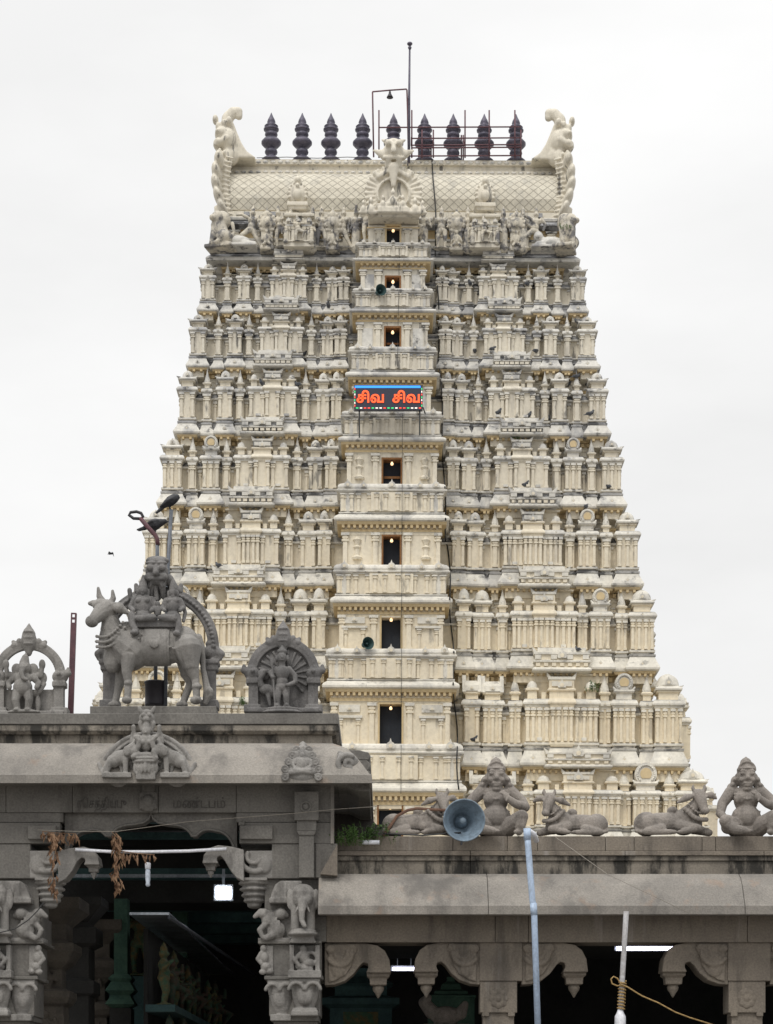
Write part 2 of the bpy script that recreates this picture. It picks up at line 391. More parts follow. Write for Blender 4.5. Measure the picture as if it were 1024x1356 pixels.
def aed(mb, x, yf, hw, dep, z0, H, kind, rk=1.0):
    """one miniature shrine column: x centre, yf front plane of its body, z0 the lip of the cornice it stands on, H storey height"""
    def z(f):                                            # storey fractions, stretched so the roofs reach nearly to the next cornice
        f = f if f <= .24 else (.24 + (f - .24) * 1.27 if f <= .515 else (.589 + (f - .515) * 1.0 if f <= .86 else .934 + (f - .86) * .8))
        return z0 + f * H
    e = .72 if kind == 'slender' else (.78 if hw < .36 else 1.0)
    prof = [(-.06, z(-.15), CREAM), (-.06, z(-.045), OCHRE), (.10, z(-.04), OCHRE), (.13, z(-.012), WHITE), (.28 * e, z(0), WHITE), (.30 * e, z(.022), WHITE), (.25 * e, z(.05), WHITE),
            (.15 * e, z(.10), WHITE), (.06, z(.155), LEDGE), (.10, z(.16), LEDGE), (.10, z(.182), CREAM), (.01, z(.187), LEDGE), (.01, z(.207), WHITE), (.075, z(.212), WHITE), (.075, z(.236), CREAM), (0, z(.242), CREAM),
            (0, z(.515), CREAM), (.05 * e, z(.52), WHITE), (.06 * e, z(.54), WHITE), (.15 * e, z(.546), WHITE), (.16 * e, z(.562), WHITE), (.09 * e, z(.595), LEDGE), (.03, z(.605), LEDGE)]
    mb.rloft(x - hw, x + hw, yf, yf + dep, prof, CREAM)
    pz0, pz1 = z(.242), z(.515)
    if kind == 'slender': ps = (-.62, .62) if hw > .24 else (0,)
    elif kind == 'shala': ps = (-.95, -.8, -.62, -.42, .42, .62, .8, .95) if hw > 1.35 else (-.94, -.42, .42, .94)
    else: ps = (-.86, -.3, .3, .86) if hw > .5 else ((-.78, 0, .78) if hw > .38 else (-.72, .72))
    pw = (.12 if hw > .24 else .2) if kind != 'shala' else .14
    for q in ps: pilaster(mb, x + q * hw, yf, pz0, pz1, pw)
    if kind in ('corner',):
        mb.T0 = mb.T
    # frieze dentils below the cornice
    if kind == 'shala':                                  # the middle third stands proud of the body
        c = hw * .3
        mb.rloft(x - c, x + c, yf - .16, yf + .3, [(0, z(.19)), (.06, z(.212)), (.06, z(.236)), (0, z(.242)), (0, z(.5)), (.06, z(.52)), (.08, z(.54)), (.15, z(.546)), (.16, z(.562)), (.08, z(.6))], CREAM)
        for q in ((-.86, -.32, .32, .86) if c > .4 else (-.78, .78)): pilaster(mb, x + q * c, yf - .16, pz0, pz1, .12)
        for sx in (-1, 1): mb.box(x + sx * hw * .62 - .12, x + sx * hw * .62 + .12, yf - .13, yf + .02, z(.25), z(.275), WHITE)
    for q in ((0,) if hw < 1.2 else (-.8, 0, .8)):       # little horseshoe reliefs on the cornices
        if kind != 'slender': nasi(mb, x + q * hw, yf - .17, z(.045), .10 if hw < 1.2 else .13, deep=.05)
        nasi(mb, x + q * hw, yf - .1, z(.55), .07, deep=.04)
    n = max(2, int(hw * 2 / .26))
    for i in range(n):
        xx = x - hw + (i + .5) * 2 * hw / n
        mb.box(xx - .06, xx + .06, yf - .16, yf + .05, z(-.075), z(-.045), OCHRE)
    yc = yf + min(dep, hw * 1.0) * .9
    if kind in ('kuta', 'corner'):
        nw = hw * .74
        mb.rloft(x - nw, x + nw, yf + .14, yf + .14 + 2 * nw, [(0, z(.60)), (0, z(.68)), (.08, z(.685)), (.10, z(.70)), (.04, z(.71))], CREAM)
        cy = yf + .14 + nw
        mb.rloft(x - nw, x + nw, yf + .14, yf + .14 + 2 * nw, [(.17, z(.705)), (.19, z(.72)), (.10, z(.745)), (-.02, z(.755))], WHITE)
        dome(mb, x, cy, z(.75), nw * (1.0 if z0 > 24 else 1.16), H * (.125 if z0 > 24 else .15))
        finial(mb, x, cy, z(.75) + H * .10, H * .16)
        nasi(mb, x, cy - nw * .98, z(.752), nw * .36)
        for sx in (-1, 1):
            mb.prism([(x + sx * (nw + .02), z(.70)), (x + sx * (nw + .26), z(.755)), (x + sx * (nw + .05), z(.745))], yf + .0, yf + .14, WHITE)
    elif kind == 'panjara':
        nw = hw * .74
        mb.rloft(x - nw, x + nw, yf + .1, yf + .1 + 2 * nw, [(0, z(.60)), (0, z(.67)), (.10, z(.68)), (.14, z(.695)), (.05, z(.71)), (.0, z(.72))], WHITE)
        r = hw * .86; zc = z(.71) + r * .75; pl = []
        for k in range(21):
            a = math.radians(-48 + 276 * k / 20); pl.append((x + r * math.cos(a), zc + r * math.sin(a) * 1.05))
        mb.prism(pl, yf + .02, yf + 1.0, WHITE)
        pi_ = [(x + (q[0] - x) * .52, zc + (q[1] - zc) * .52) for q in pl]
        mb.prism(pi_, yf - .02, yf + .3, OCHRE)
        for k in range(20):
            a = pl[k]; b = pl[k + 1]; mb.tube([(x + (a[0] - x) * .78, yf, zc + (a[1] - zc) * .78), (x + (b[0] - x) * .78, yf, zc + (b[1] - zc) * .78)], .05, 6, WHITE)
        for sx in (-1, 1):
            mb.tube([(x + sx * r * .7, yf + .1, z(.705)), (x + sx * r * 1.02, yf + .1, z(.71)), (x + sx * r * 1.22, yf + .1, z(.74))], [.09, .08, .03], 6, WHITE)
        finial(mb, x, yf + .3, zc + r * .95, H * .2)
    elif kind == 'slender':
        nw = hw * .7
        mb.rloft(x - nw, x + nw, yf + .1, yf + .1 + 2 * nw, [(0, z(.60)), (0, z(.66)), (.08, z(.67)), (.10, z(.685)), (.0, z(.70))], CREAM)
        cy = yf + .1 + nw
        mb.lathe(x, cy, [(nw * 1.15, 0), (nw * 1.2, .03 * H), (nw * .95, .07 * H), (nw * .62, .11 * H), (nw * .38, .145 * H), (nw * .2, .19 * H), (nw * .26, .2 * H), (.02, .25 * H)], 8, WHITE, False, z(.69), PI / 8)
        mb.box(x - nw * .9, x + nw * .9, yf + .12, cy, z(.69), z(.73), WHITE)
    elif kind == 'shala':
        for sx in (-1, 1):                           # end turrets
            cx = x + sx * hw * .82; nw = hw * .13
            mb.rloft(cx - nw, cx + nw, yf + .12, yf + .12 + 2 * nw, [(0, z(.60)), (0, z(.69)), (.09, z(.695)), (.1, z(.712)), (.03, z(.72))], CREAM)
            dome(mb, cx, yf + .12 + nw, z(.715), nw * 1.15, H * .09)
            finial(mb, cx, yf + .12 + nw, z(.715) + H * .075, H * .11)
            cx = x + sx * hw * .5; finial(mb, cx, yf + .3, z(.6), H * .33)
            mb.box(cx - .1, cx + .1, yf + .2, yf + .5, z(.6), z(.68), CREAM)
        cw = hw * .34
        mb.rloft(x - cw, x + cw, yf + .06, yf + 1.2, [(0, z(.60)), (0, z(.685)), (.09, z(.69)), (.1, z(.705)), (.03, z(.715))], CREAM)
        mb.rloft(x - cw, x + cw, yf + .12, yf + 1.2, [(.02, z(.715), LEDGE if z0 > 27 else CREAM), (.02, z(.80), WHITE), (.07, z(.805), WHITE), (.07, z(.83), WHITE), (-.05, z(.84))], WHITE)
        for sx in (-1, 1):
            mb.box(x + sx * cw * .55 - .16, x + sx * cw * .55 + .16, yf + .02, yf + .1, z(.735), z(.785), WHITE)
            mb.prism([(x + sx * (cw - .1), z(.83)), (x + sx * (cw + .1), z(.83)), (x + sx * (cw + .14), z(.885))], yf + .1, yf + .4, WHITE)
        nasi(mb, x, yf + .05, z(.70), hw * .12, deep=.14)
        mb.rloft(x - hw * .93, x + hw * .93, yf + .55, yf + 1.6, [(-.08, z(.6), CREAM), (-.08, z(.86), CREAM), (.05, z(.865)), (.07, z(.885)), (-.05, z(.90))], CREAM)
        # upper roof terraces rising past the next cornice
        a = hw * .74 * rk; TB = LEDGE if z0 > 27 else CREAM
        mb.rloft(x - a, x + a, yf + .04, yf + 1.8, [(0, z(.885), WHITE), (.14, z(.895), WHITE), (.16, z(.915), WHITE), (.02, z(.945), TB), (-.02, z(.95), TB), (-.02, z(1.0), WHITE), (.10, z(1.005), WHITE), (.11, z(1.025), WHITE),
                  (.0, z(1.04), TB), (.0, z(1.10), WHITE), (.09, z(1.105), WHITE), (.09, z(1.13), WHITE), (-.1, z(1.14), WHITE), (-.12, z(1.2), CREAM)], WHITE)
        for i in range(7):
            xx = x + a * lerp(-.9, .9, i / 6)
            mb.box(xx - .1, xx + .1, yf - .03, yf + .2, z(.955), z(1.0), CREAM)
            if i % 2 == 0: mb.box(xx - .15, xx + .15, yf - .04, yf + .2, z(1.045), z(1.1), WHITE)
        for sx in (-1, 1): mb.prism([(x + sx * (a - .12), z(1.13)), (x + sx * (a + .1), z(1.13)), (x + sx * (a + .17), z(1.2))], yf - .04, yf + .3, WHITE)
        nasi(mb, x, yf - .02, z(1.03), hw * .13, deep=.12)
    elif kind == 'barrel':
        # oblong shrine with a barrel roof
        r = H * .10; pl = []
        mb.rloft(x - hw * .85, x + hw * .85, yf + .12, yf + 1.2, [(0, z(.60)), (0, z(.66)), (.1, z(.665)), (.11, z(.685)), (.02, z(.695))], CREAM)
        L = hw * .92; vs = []; n = 9
        for i in range(n):
            a = PI * i / (n - 1)
            for xx in (x - L, x + L): vs.append((xx, yf + .55 - .55 * math.cos(a) * 1.05, z(.69) + r * 1.25 * math.sin(a) ** .8))
        fs = [(2 * i, 2 * i + 1, 2 * i + 3, 2 * i + 2) for i in range(n - 1)] + [tuple(range(0, 2 * n, 2))[::-1], tuple(range(1, 2 * n, 2))]
        mb.add(vs, fs, WHITE, False)
        for sx in (-1, 1):
            xx = x + sx * (L + .04)
            mb.add([(xx - .09, yf - .05, z(.68)), (xx + .09, yf - .05, z(.68)), (xx + .09, yf + 1.2, z(.68)), (xx - .09, yf + 1.2, z(.68)), (xx - .09, yf + .3, z(.86)), (xx + .09, yf + .3, z(.86)), (xx + .09, yf + .85, z(.86)), (xx - .09, yf + .85, z(.86))],
                   [(0, 3, 2, 1), (4, 5, 6, 7), (0, 1, 5, 4), (1, 2, 6, 5), (2, 3, 7, 6), (3, 0, 4, 7)], WHITE)
        nasi(mb, x, yf + .05, z(.70), hw * .22)
        finial(mb, x, yf + .55, z(.69) + r * 1.2, H * .15)

NAMES = {'corner': 'corner_shrine', 'kuta': 'domed_shrine', 'panjara': 'gabled_shrine', 'slender': 'slender_shrine', 'shala': 'oblong_shrine', 'barrel': 'barrel_shrine'}
tiers = []
for i in range(9):
    H = (ZK[i + 1] - ZK[i]) if i < 8 else 1.4 * (ZK[8] - ZK[7])
    t = i / 8
    mb = MB([CREAM, WHITE, LEDGE, OCHRE])
    hw, yf, z0 = HW[i], YF[i], ZK[i]
    z = lambda f: z0 + f * H
    yb = -yf                                        # the tower is as deep behind as in front
    # running wall with its own cornice (set 0.6 behind the shrine faces)
    if i < 8:
        if i == 0:
            mb.rloft(-hw + 1.0, hw - 1.0, yf + 1.0, yb - 1.0, [(.5, 0), (.5, 1.2), (.2, 1.5), (0, 2), (0, z(-.06))], CREAM, back=1.0)
            for sx in (-1, 1): mb.rloft(sx * (hw - 1) - 2.0, sx * (hw - 1) + 2.0, -3.2, 3.2, [(.4, 0), (.4, 1.2), (.1, 1.5), (0, 2), (0, z(-.05))], CREAM, back=1.0)
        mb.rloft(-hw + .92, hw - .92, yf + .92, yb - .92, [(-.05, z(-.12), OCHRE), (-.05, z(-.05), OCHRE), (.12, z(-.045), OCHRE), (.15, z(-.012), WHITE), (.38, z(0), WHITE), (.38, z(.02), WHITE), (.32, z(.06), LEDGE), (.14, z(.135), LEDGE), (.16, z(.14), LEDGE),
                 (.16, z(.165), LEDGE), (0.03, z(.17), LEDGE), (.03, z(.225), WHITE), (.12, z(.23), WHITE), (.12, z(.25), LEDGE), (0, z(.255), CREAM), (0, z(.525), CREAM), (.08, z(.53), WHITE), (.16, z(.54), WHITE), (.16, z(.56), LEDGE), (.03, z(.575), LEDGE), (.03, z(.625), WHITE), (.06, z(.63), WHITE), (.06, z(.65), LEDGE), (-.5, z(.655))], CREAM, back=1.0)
        hu, yu = HW[i + 1], YF[i + 1]
        mb.rloft(-hu + .95, hu - .95, yu + .95, -yu - .95, [(0, z(.6)), (0, z(.84)), (.05, z(.845)), (.05, z(.865)), (0, z(.87)), (0, z(.9))], CREAM, back=1.0)
        for zz, hx_, yy, za, zb, st, pw_ in ((0, hw - .92, yf + .92, z(.258), z(.522), .52, .11), (1, hu - .95, yu + .95, z(.66), z(.84), .6, .15)):
            n = int(hx_ * 2 / st)
            for k in range(n + 1):
                xx = -hx_ + .08 + k * (2 * hx_ - .16) / n
                if abs(xx) > BW[min(i + 1, 8)] - .1:
                    mb.box(xx - pw_ / 2, xx + pw_ / 2, yy - .07, yy + .02, za, zb, CREAM)
                    mb.box(xx - pw_ * .9, xx + pw_ * .9, yy - .11, yy + .02, zb - (zb - za) * .14, zb - .01, WHITE)
                    mb.box(xx - pw_ * .75, xx + pw_ * .75, yy - .09, yy + .02, zb - (zb - za) * .3, zb - (zb - za) * .22, CREAM)
            for q in (.35, .62): mb.box(-hx_, hx_, yy - .035, yy + .02, lerp(za, zb, q) if zz else za + .02 + q * .0, (lerp(za, zb, q) if zz else za + .02) + .05, WHITE) if zz else None
        n = int(hu * 2 / .34)
        for k in range(n):
            xx = -hu + .9 + (k + .5) * (2 * hu - 1.8) / n
            if abs(xx) > BW[min(i + 1, 8)] - .2: mb.box(xx - .08, xx + .08, yu + .80, yu + 1.0, z(.9), z(.945), OCHRE)
    else:
        # cornice and frieze floor that carries the figures
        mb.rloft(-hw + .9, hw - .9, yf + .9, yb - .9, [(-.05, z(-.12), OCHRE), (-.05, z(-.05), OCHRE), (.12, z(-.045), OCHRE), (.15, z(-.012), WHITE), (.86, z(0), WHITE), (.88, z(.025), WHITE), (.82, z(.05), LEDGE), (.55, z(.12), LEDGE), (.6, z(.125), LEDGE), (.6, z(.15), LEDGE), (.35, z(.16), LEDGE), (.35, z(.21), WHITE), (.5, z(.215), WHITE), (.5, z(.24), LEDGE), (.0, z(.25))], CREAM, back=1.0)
    tier = mb.build('tier', tower)
    tiers.append(tier)
    if i == 8: break
    yfb = yf + .32                                  # body plane of the shrines
    hk = 'panjara' if i <= 4 else 'kuta'
    cols = [('slender', lerp(.866, .835, t), lerp(.020, .0135, t), .26), (hk, lerp(.79, .748, t), lerp(.038, .027, t), 0.0), ('slender', lerp(.725, .685, t), lerp(.020, .0135, t), .26),
            ('shala', lerp(.58, .525, t), lerp(.126, .086, t), -.10), ('slender', lerp(.428, .378, t), lerp(.02, .0135, t), .3),
            ('barrel' if i <= 1 else 'kuta', lerp(.352, .30, t), lerp(.033, .024, t), .25), ('barrel' if i <= 1 else 'kuta', lerp(.278, .245, t), lerp(.027, .02, t), .1)]
    def put(kind, x, yy, w_, dep, rot=None):
        m2 = MB([CREAM, WHITE, LEDGE, OCHRE])
        if rot is not None: m2.T = rot
        jr = random.uniform
        aed(m2, x + (jr(-.035, .035) if kind != 'corner' else 0), yy + jr(-.03, .03), w_ * jr(.96, 1.05), dep, z0, H, kind)
        m2.build(NAMES[kind], tier)
    cw = lerp(.046, .03, t) * hw
    for sx in (-1, 1):
        put('corner', sx * (hw - .30 - cw), yfb, cw, 2 * cw + .2)
        for kind, fr, w_, back in cols: put(kind, sx * fr * hw, yfb + back, w_ * hw, .9)
        # side faces, turned a quarter
        R = Matrix.Rotation(PI / 2 * sx, 4, 'Z')      # local front (-y) turns to +x (sx=1) or -x (sx=-1)
        pr = [1.5, 1.25, .6, .3, .2, .1, .0, .0][i]
        dpt = -yf
        def side(kind, along, out_, w_): put(kind, along, -(hw - .32) - out_, w_, .9 + max(out_, 0), R)
        for q in (-.78, .78) if i else (-.78,): side('kuta', q * dpt, 0, .055 * dpt)
        side('kuta', 0, pr, .13 * dpt)
        for q in (-.42, .42): side('kuta', q * dpt, pr * .75, .055 * dpt)
    # inner flank wall where the storeys step towards the middle bay
# ---------------- middle bay with the doorways
DOORS = [(1062, 1106), (930, 982), (813, 856), (708, 742), (606, 642), (512, 546), (432, 458), (365, 389), (297, 322)]
DW = [29, 28, 25, 22, 23, 20, 19, 18, 18]
bulb_pos = []
for i in range(9):
    mb = MB([CREAM, WHITE, LEDGE, OCHRE])
    last = (i == 8)
    H = (BZ[i + 1] - BZ[i]) if not last else Z(286, BD[8]) - BZ[8]
    z0 = BZ[i]; z = lambda f: z0 + f * H
    bw, by = BW[i], BY[i]
    yback = YF[min(i, 8)] + 2.2
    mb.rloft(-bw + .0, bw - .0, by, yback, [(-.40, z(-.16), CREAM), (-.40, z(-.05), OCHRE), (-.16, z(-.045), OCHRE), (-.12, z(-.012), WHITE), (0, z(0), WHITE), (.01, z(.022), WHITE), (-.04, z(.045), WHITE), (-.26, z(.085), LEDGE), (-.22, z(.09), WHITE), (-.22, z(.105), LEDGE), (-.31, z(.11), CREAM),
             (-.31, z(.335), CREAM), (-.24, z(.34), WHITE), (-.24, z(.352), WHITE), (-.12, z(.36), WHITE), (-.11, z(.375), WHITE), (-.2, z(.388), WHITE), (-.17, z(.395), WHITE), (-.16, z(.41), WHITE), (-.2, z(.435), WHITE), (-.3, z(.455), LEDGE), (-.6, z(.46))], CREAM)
    mb.box(-bw * .36, bw * .36, by + .12, by + .4, z(.11), z(.34), CREAM)
    if i == 0: mb.rloft(-bw + .5, bw - .5, by + .5, by + 4, [(.3, 0), (.3, 1.2), (0, 1.5), (0, z(-.15))], CREAM)
    n = int(2 * (bw - .3) / .26)
    for k in range(n):
        xx = -bw + .3 + (k + .5) * 2 * (bw - .3) / n
        mb.box(xx - .065, xx + .065, by + .17, by + .5, z(-.085), z(-.047), OCHRE)
    for q in (-.94, -.8, -.66, -.44, -.3, -.12, .12, .3, .44, .66, .8, .94):
        pilaster(mb, q * (bw - .34), by + (.12 if abs(q) < .36 else .31), z(.115), z(.335), .13, .06)
    for q, r in ((-.86, .2), (-.55, .16), (0, .2), (.55, .16), (.86, .2)):
        nasi(mb, q * (bw - .3), by + .22, z(.385), r * H / 4.6, deep=.16)
    finial(mb, 0, by + .25, z(.42), H * .12)
    for sx in (-1, 1):
        cx = sx * (bw - .62)
        mb.rloft(cx - .32, cx + .32, by + .26, by + .9, [(0, z(.11)), (0, z(.335)), (.1, z(.35)), (.1, z(.37)), (0, z(.385)), (.03, z(.395)), (.02, z(.425)), (-.08, z(.46)), (-.2, z(.475))], WHITE)
        pilaster(mb, cx - .22, by + .26, z(.115), z(.335), .12, .05); pilaster(mb, cx + .22, by + .26, z(.115), z(.335), .12, .05)
    # door wall
    if not last: uw, uy = BW[i + 1] - .42, BY[i + 1] + .42
    else: uw, uy = BW[8] * .62, BY[8] + .9
    Du = uy + TY
    dz1 = Z(DOORS[i][0], Du); dz0 = z(.42); dw = DW[i] * 1.2 * Du / F / 2
    ztop = z(.96)
    for sx in (-1, 1): mb.box(sx * dw, sx * uw, uy, uy + .8, z(.40), ztop, CREAM)
    mb.box(-dw, dw, uy, uy + .8, dz1, ztop, CREAM)
    mb.rloft(-uw, uw, uy + .8, yback, [(0, z(.40)), (0, ztop)], CREAM)
    mb.rloft(-uw, uw, uy, uy + .75, [(.0, z(.875), WHITE), (.07, z(.88), OCHRE), (.07, z(.91), OCHRE), (.0, z(.915))], OCHRE, top=False, bot=False)
    zc0, zc1 = z(.47), z(.87)
    for q in ((-.95, .95) if not last else ()): pilaster(mb, q * uw, uy, zc0, zc1, .2, .1)
    for sx in (-1, 1): pilaster(mb, sx * (dw + .30), uy, zc0, zc1, .22, .12)
    if not last:
        for sx in (-1, 1):                              # framed niche or candelabrum between door and corner
            cx = sx * (dw + .42 + (uw - dw - .42) * .52)
            if i <= 2:
                for q in (-.42, .42): pilaster(mb, cx + q, uy, zc0, lerp(zc0, zc1, .62), .12, .06)
                mb.box(cx - .62, cx + .62, uy - .14, uy + .02, lerp(zc0, zc1, .62), lerp(zc0, zc1, .68), WHITE)
                mb.box(cx - .5, cx + .5, uy - .08, uy + .02, lerp(zc0, zc1, .76), lerp(zc0, zc1, .94), WHITE)
                nasi(mb, cx, uy - .08, lerp(zc0, zc1, .78), .12)
            elif i <= 4:
                mb.lathe(cx, uy, [(.22, 0), (.26, .1), (.12, .22), (.12, .5), (.2, .6), (.1, .7), (.16, .85), (.22, .95), (.05, 1.15)], 8, CREAM, False, lerp(zc0, zc1, .2))
            else:
                mb.box(cx - (uw - dw) * .24, cx + (uw - dw) * .24, uy - .04, uy + .02, lerp(zc0, zc1, .05), lerp(zc0, zc1, .8), WHITE)
    bay = mb.build('middle_bay', tiers[i])
    m2 = MB([OCHRE, DOORFR, DOORDK])
    fm = OCHRE if i in (1, 2, 8) else DOORFR
    for sx in (-1, 1): m2.box(sx * dw, sx * (dw - .08), uy - .03, uy + .6, dz0 - .3, dz1, fm)
    m2.box(-dw + .08, dw - .08, uy - .03, uy + .6, dz1 - .09, dz1, fm)
    m2.box(-dw + .1, dw - .1, uy + .55, uy + .7, dz0 - .4, dz1 - .1, DOORDK)
    m2.box(-.02, .02, uy + .53, uy + .56, dz0 - .35, dz1 - .14, DOORDK)
    if i in (4, 7, 6): m2.box(-dw + .12, dw - .12, uy + .45, uy + .52, lerp(dz0, dz1, .45), lerp(dz0, dz1, .52), fm)
    m2.build('doorway', tiers[i])
    bulb_pos.append((0, uy + .12, dz1 - .09))

# ---------------- neck storey with figures, barrel roof, finials
DR = 105.9
yr = DR - TY
zn0, zn1 = ZK[8] + .35, Z(283, DR)
m2 = MB([CREAM, WHITE, LEDGE, OCHRE])
nw = 8.55
m2.rloft(-nw, nw, yr + .5, -yr - .5, [(.1, zn0), (.1, zn0 + .25), (0, zn0 + .3), (0, lerp(zn0, zn1, .45), WHITE), (.06, lerp(zn0, zn1, .46), WHITE), (.06, lerp(zn0, zn1, .5)), (0, lerp(zn0, zn1, .51), OCHRE), (0, lerp(zn0, zn1, .68), OCHRE), (.12, lerp(zn0, zn1, .69), LEDGE), (.42, lerp(zn0, zn1, .76), LEDGE), (.4, lerp(zn0, zn1, .8), LEDGE), (.12, lerp(zn0, zn1, .9), WHITE), (.2, lerp(zn0, zn1, .905), WHITE), (.24, lerp(zn0, zn1, .95), WHITE), (.1, zn1), (0, zn1 + .02)], CREAM, back=1.0)
for sx in (-1, 1):
    for q in (.28, .45, .62, .78, .93): pilaster(m2, sx * nw * q, yr + .5, zn0 + .3, lerp(zn0, zn1, .68), .28, .14)
    for q in (.36, .59, .7, .86): m2.box(sx * nw * q - .14, sx * nw * q + .14, yr + .2, yr + .5, lerp(zn0, zn1, .98), lerp(zn0, zn1, 1.07), LEDGE)
m2.build('neck_storey', tower)
rl = 8.55
ridge = Z(208, DR + 1.4); rz = zn1
hh = ridge - rz
prof = [(-.15, 0), (-.18, .1), (-.18, .12)]
pr = [(0.0, -.02), (.0, .07), (.10, .075), (.12, .09), (.05, .10), (-.02, .26), (.04, .42), (.18, .56), (.42, .69), (.74, .785), (.80, .79), (.78, .79), (.76, .84), (.9, .85), (.9, .93), (.8, .935), (.78, 1.0), (.95, 1.01)]
roof = MB([LATT, CREAM, WHITE])
vs = []
for a, b in pr:
    for x in (-rl, rl): vs.append((x, yr + .35 + a * 1.75, rz + b * hh))
n = len(pr)
for i in range(n - 1):
    roof.add([vs[2 * i], vs[2 * i + 1], vs[2 * i + 3], vs[2 * i + 2]], [(0, 1, 2, 3)], LATT if 4 <= i <= 8 else CREAM, 4 <= i <= 8)
    q = [(x, -y, zz) for x, y, zz in (vs[2 * i], vs[2 * i + 1], vs[2 * i + 3], vs[2 * i + 2])]
    roof.add(q, [(3, 2, 1, 0)], LATT if 4 <= i <= 8 else CREAM, 4 <= i <= 8)
yt = vs[-1][1]; zt = vs[-1][2]
roof.add([(-rl, yt, zt), (rl, yt, zt), (rl, -yt, zt), (-rl, -yt, zt)], [(0, 1, 2, 3)], WHITE)
for x in (-rl, rl):
    roof.add([(x, v[1], v[2]) for v in vs[::2]] + [(x, -v[1], v[2]) for v in vs[::2]][::-1], [tuple(range(2 * n))], CREAM)
roof_o = roof.build('barrel_roof', tower)
m2 = MB([WHITE])
for k in range(46):
    x = -rl + (k + .5) * 2 * rl / 46
    m2.ell((x, yr + .35 + .78 * 1.75, rz + .81 * hh), (.14, .10, .07), WHITE, 8, 5)
    m2.ell((x, yr + .35 + .8 * 1.75, rz + .965 * hh), (.15, .08, .08), WHITE, 8, 5)
m2.build('ridge_band', roof_o)
# end crests
def crest(sx):
    m = MB()
    P = lambda x, y, d=0: (sx * (x - 521) * (DR + .2 + d) / F, yr + .2 + d, Z(y, DR + .2 + d))
    C = lambda x: 521 + (521 - x)
    s = DR / F
    # braided rim: lobes climbing from the eave to the mask
    for k, (x, y, rx, ry, tl) in enumerate(((747, 278, 5, 12, .5), (752.5, 262, 5.6, 12, .42), (755.5, 246, 6, 12, .34), (755.5, 230, 6, 12, .2), (752, 214, 6.5, 11, .0))):
        for d in (0, 1.1, 2.4):
            m.ell(P(x, y, d), (rx * s, .8, ry * s), rot=Matrix.Rotation(sx * tl, 4, 'Y'))
    m.chain([P(738, 288, .4), P(743, 262, .4), P(745, 235, .4), P(741, 206, .5)], [6 * s, 7 * s, 7 * s, 8 * s])
    m.chain([P(738, 288, 1.6), P(743, 262, 1.6), P(745, 235, 1.6), P(741, 206, 1.6)], [6 * s, 8 * s, 8 * s, 9 * s])
    for k in range(13):
        y = 284 - k * 6.2; xx = 738 + 4 * math.sin(k / 12 * PI)
        m.cap(P(xx - 4, y + 1, .15), P(xx + 4, y - 1, .1), 1.5 * s, 1.5 * s)
    # leaf at the foot
    m.cap(P(748, 300, .2), P(756, 276, .1), 9 * s, 2.5 * s); m.cap(P(742, 298, .5), P(750, 296, .3), 6 * s, 7 * s)
    # lion mask
    m.ell(P(741, 190, .9), (13 * s, .85, 18 * s)); m.ell(P(748, 180, .6), (10 * s, .6, 9 * s)); m.ell(P(752, 193, .6), (8 * s, .6, 7 * s))
    m.cap(P(742, 184, .2), P(757, 192, .2), 5 * s, 2.5 * s)
    for x, y in ((753, 170), (746, 166), (739, 162), (757, 160)): m.ell(P(x, y, .5), (4 * s, .35, 6 * s))
    m.ell(P(754, 176, .25), (3.5 * s, .3, 3.5 * s)); m.ell(P(751, 203, .3), (3 * s, .3, 5 * s)); m.ell(P(745, 204, .2), (2.2 * s, .2, 4 * s))
    # back-curled horn and its buttress
    m.chain([P(738, 208, .9), P(738, 190, 1.0), P(742, 172, 1.1), P(741, 158, 1.1), P(734, 150, 1.1), P(727, 149, 1.1), P(726, 155, 1.1)], [13 * s, 10 * s, 8 * s, 8 * s, 7 * s, 6 * s, 5 * s])
    pl = [(-sx * 0, 0)]
    out = [(702, 212), (715, 203), (722, 192), (728, 178), (733, 165), (742, 165), (745, 212)]
    m.prism([(P(x, y, .9)[0], P(x, y, .9)[2]) for x, y in out], yr + .9, yr + 2.6)
    return sculpt(m, 'gable_crest', CREAM, .05, roof_o, None, 1)
crest(1); crest(-1)
# finials of copper
KX = [358, 399, 437, 479, 520, 561, 599, 640, 682]
KP = [(14, 0), (14.5, 3), (11, 6), (6, 8), (6, 10), (9, 13), (9.5, 15), (8.5, 18), (5, 20), (5, 21), (11, 23), (14.5, 27), (14.5, 30), (11, 34), (6, 36), (8, 38), (9.5, 40), (9, 43), (6, 45), (11, 47), (11.3, 49), (8, 51), (10.2, 53), (8, 55), (4.5, 56), (6.2, 59), (5, 63), (2.8, 67), (.4, 73)]
DKL = 108.0; sK = DKL / F
km = MB([COPPER]); km.lathe(0, 0, [(r * sK * .9, h * sK * .9) for r, h in KP], 20, COPPER)
kme = km.mesh('roof_finial')
for kx in KX:
    o = bpy.data.objects.new('roof_finial', kme); COL.objects.link(o); o.parent = tower
    o.location = ((kx - 520) * sK, DKL - TY, zt - .02)
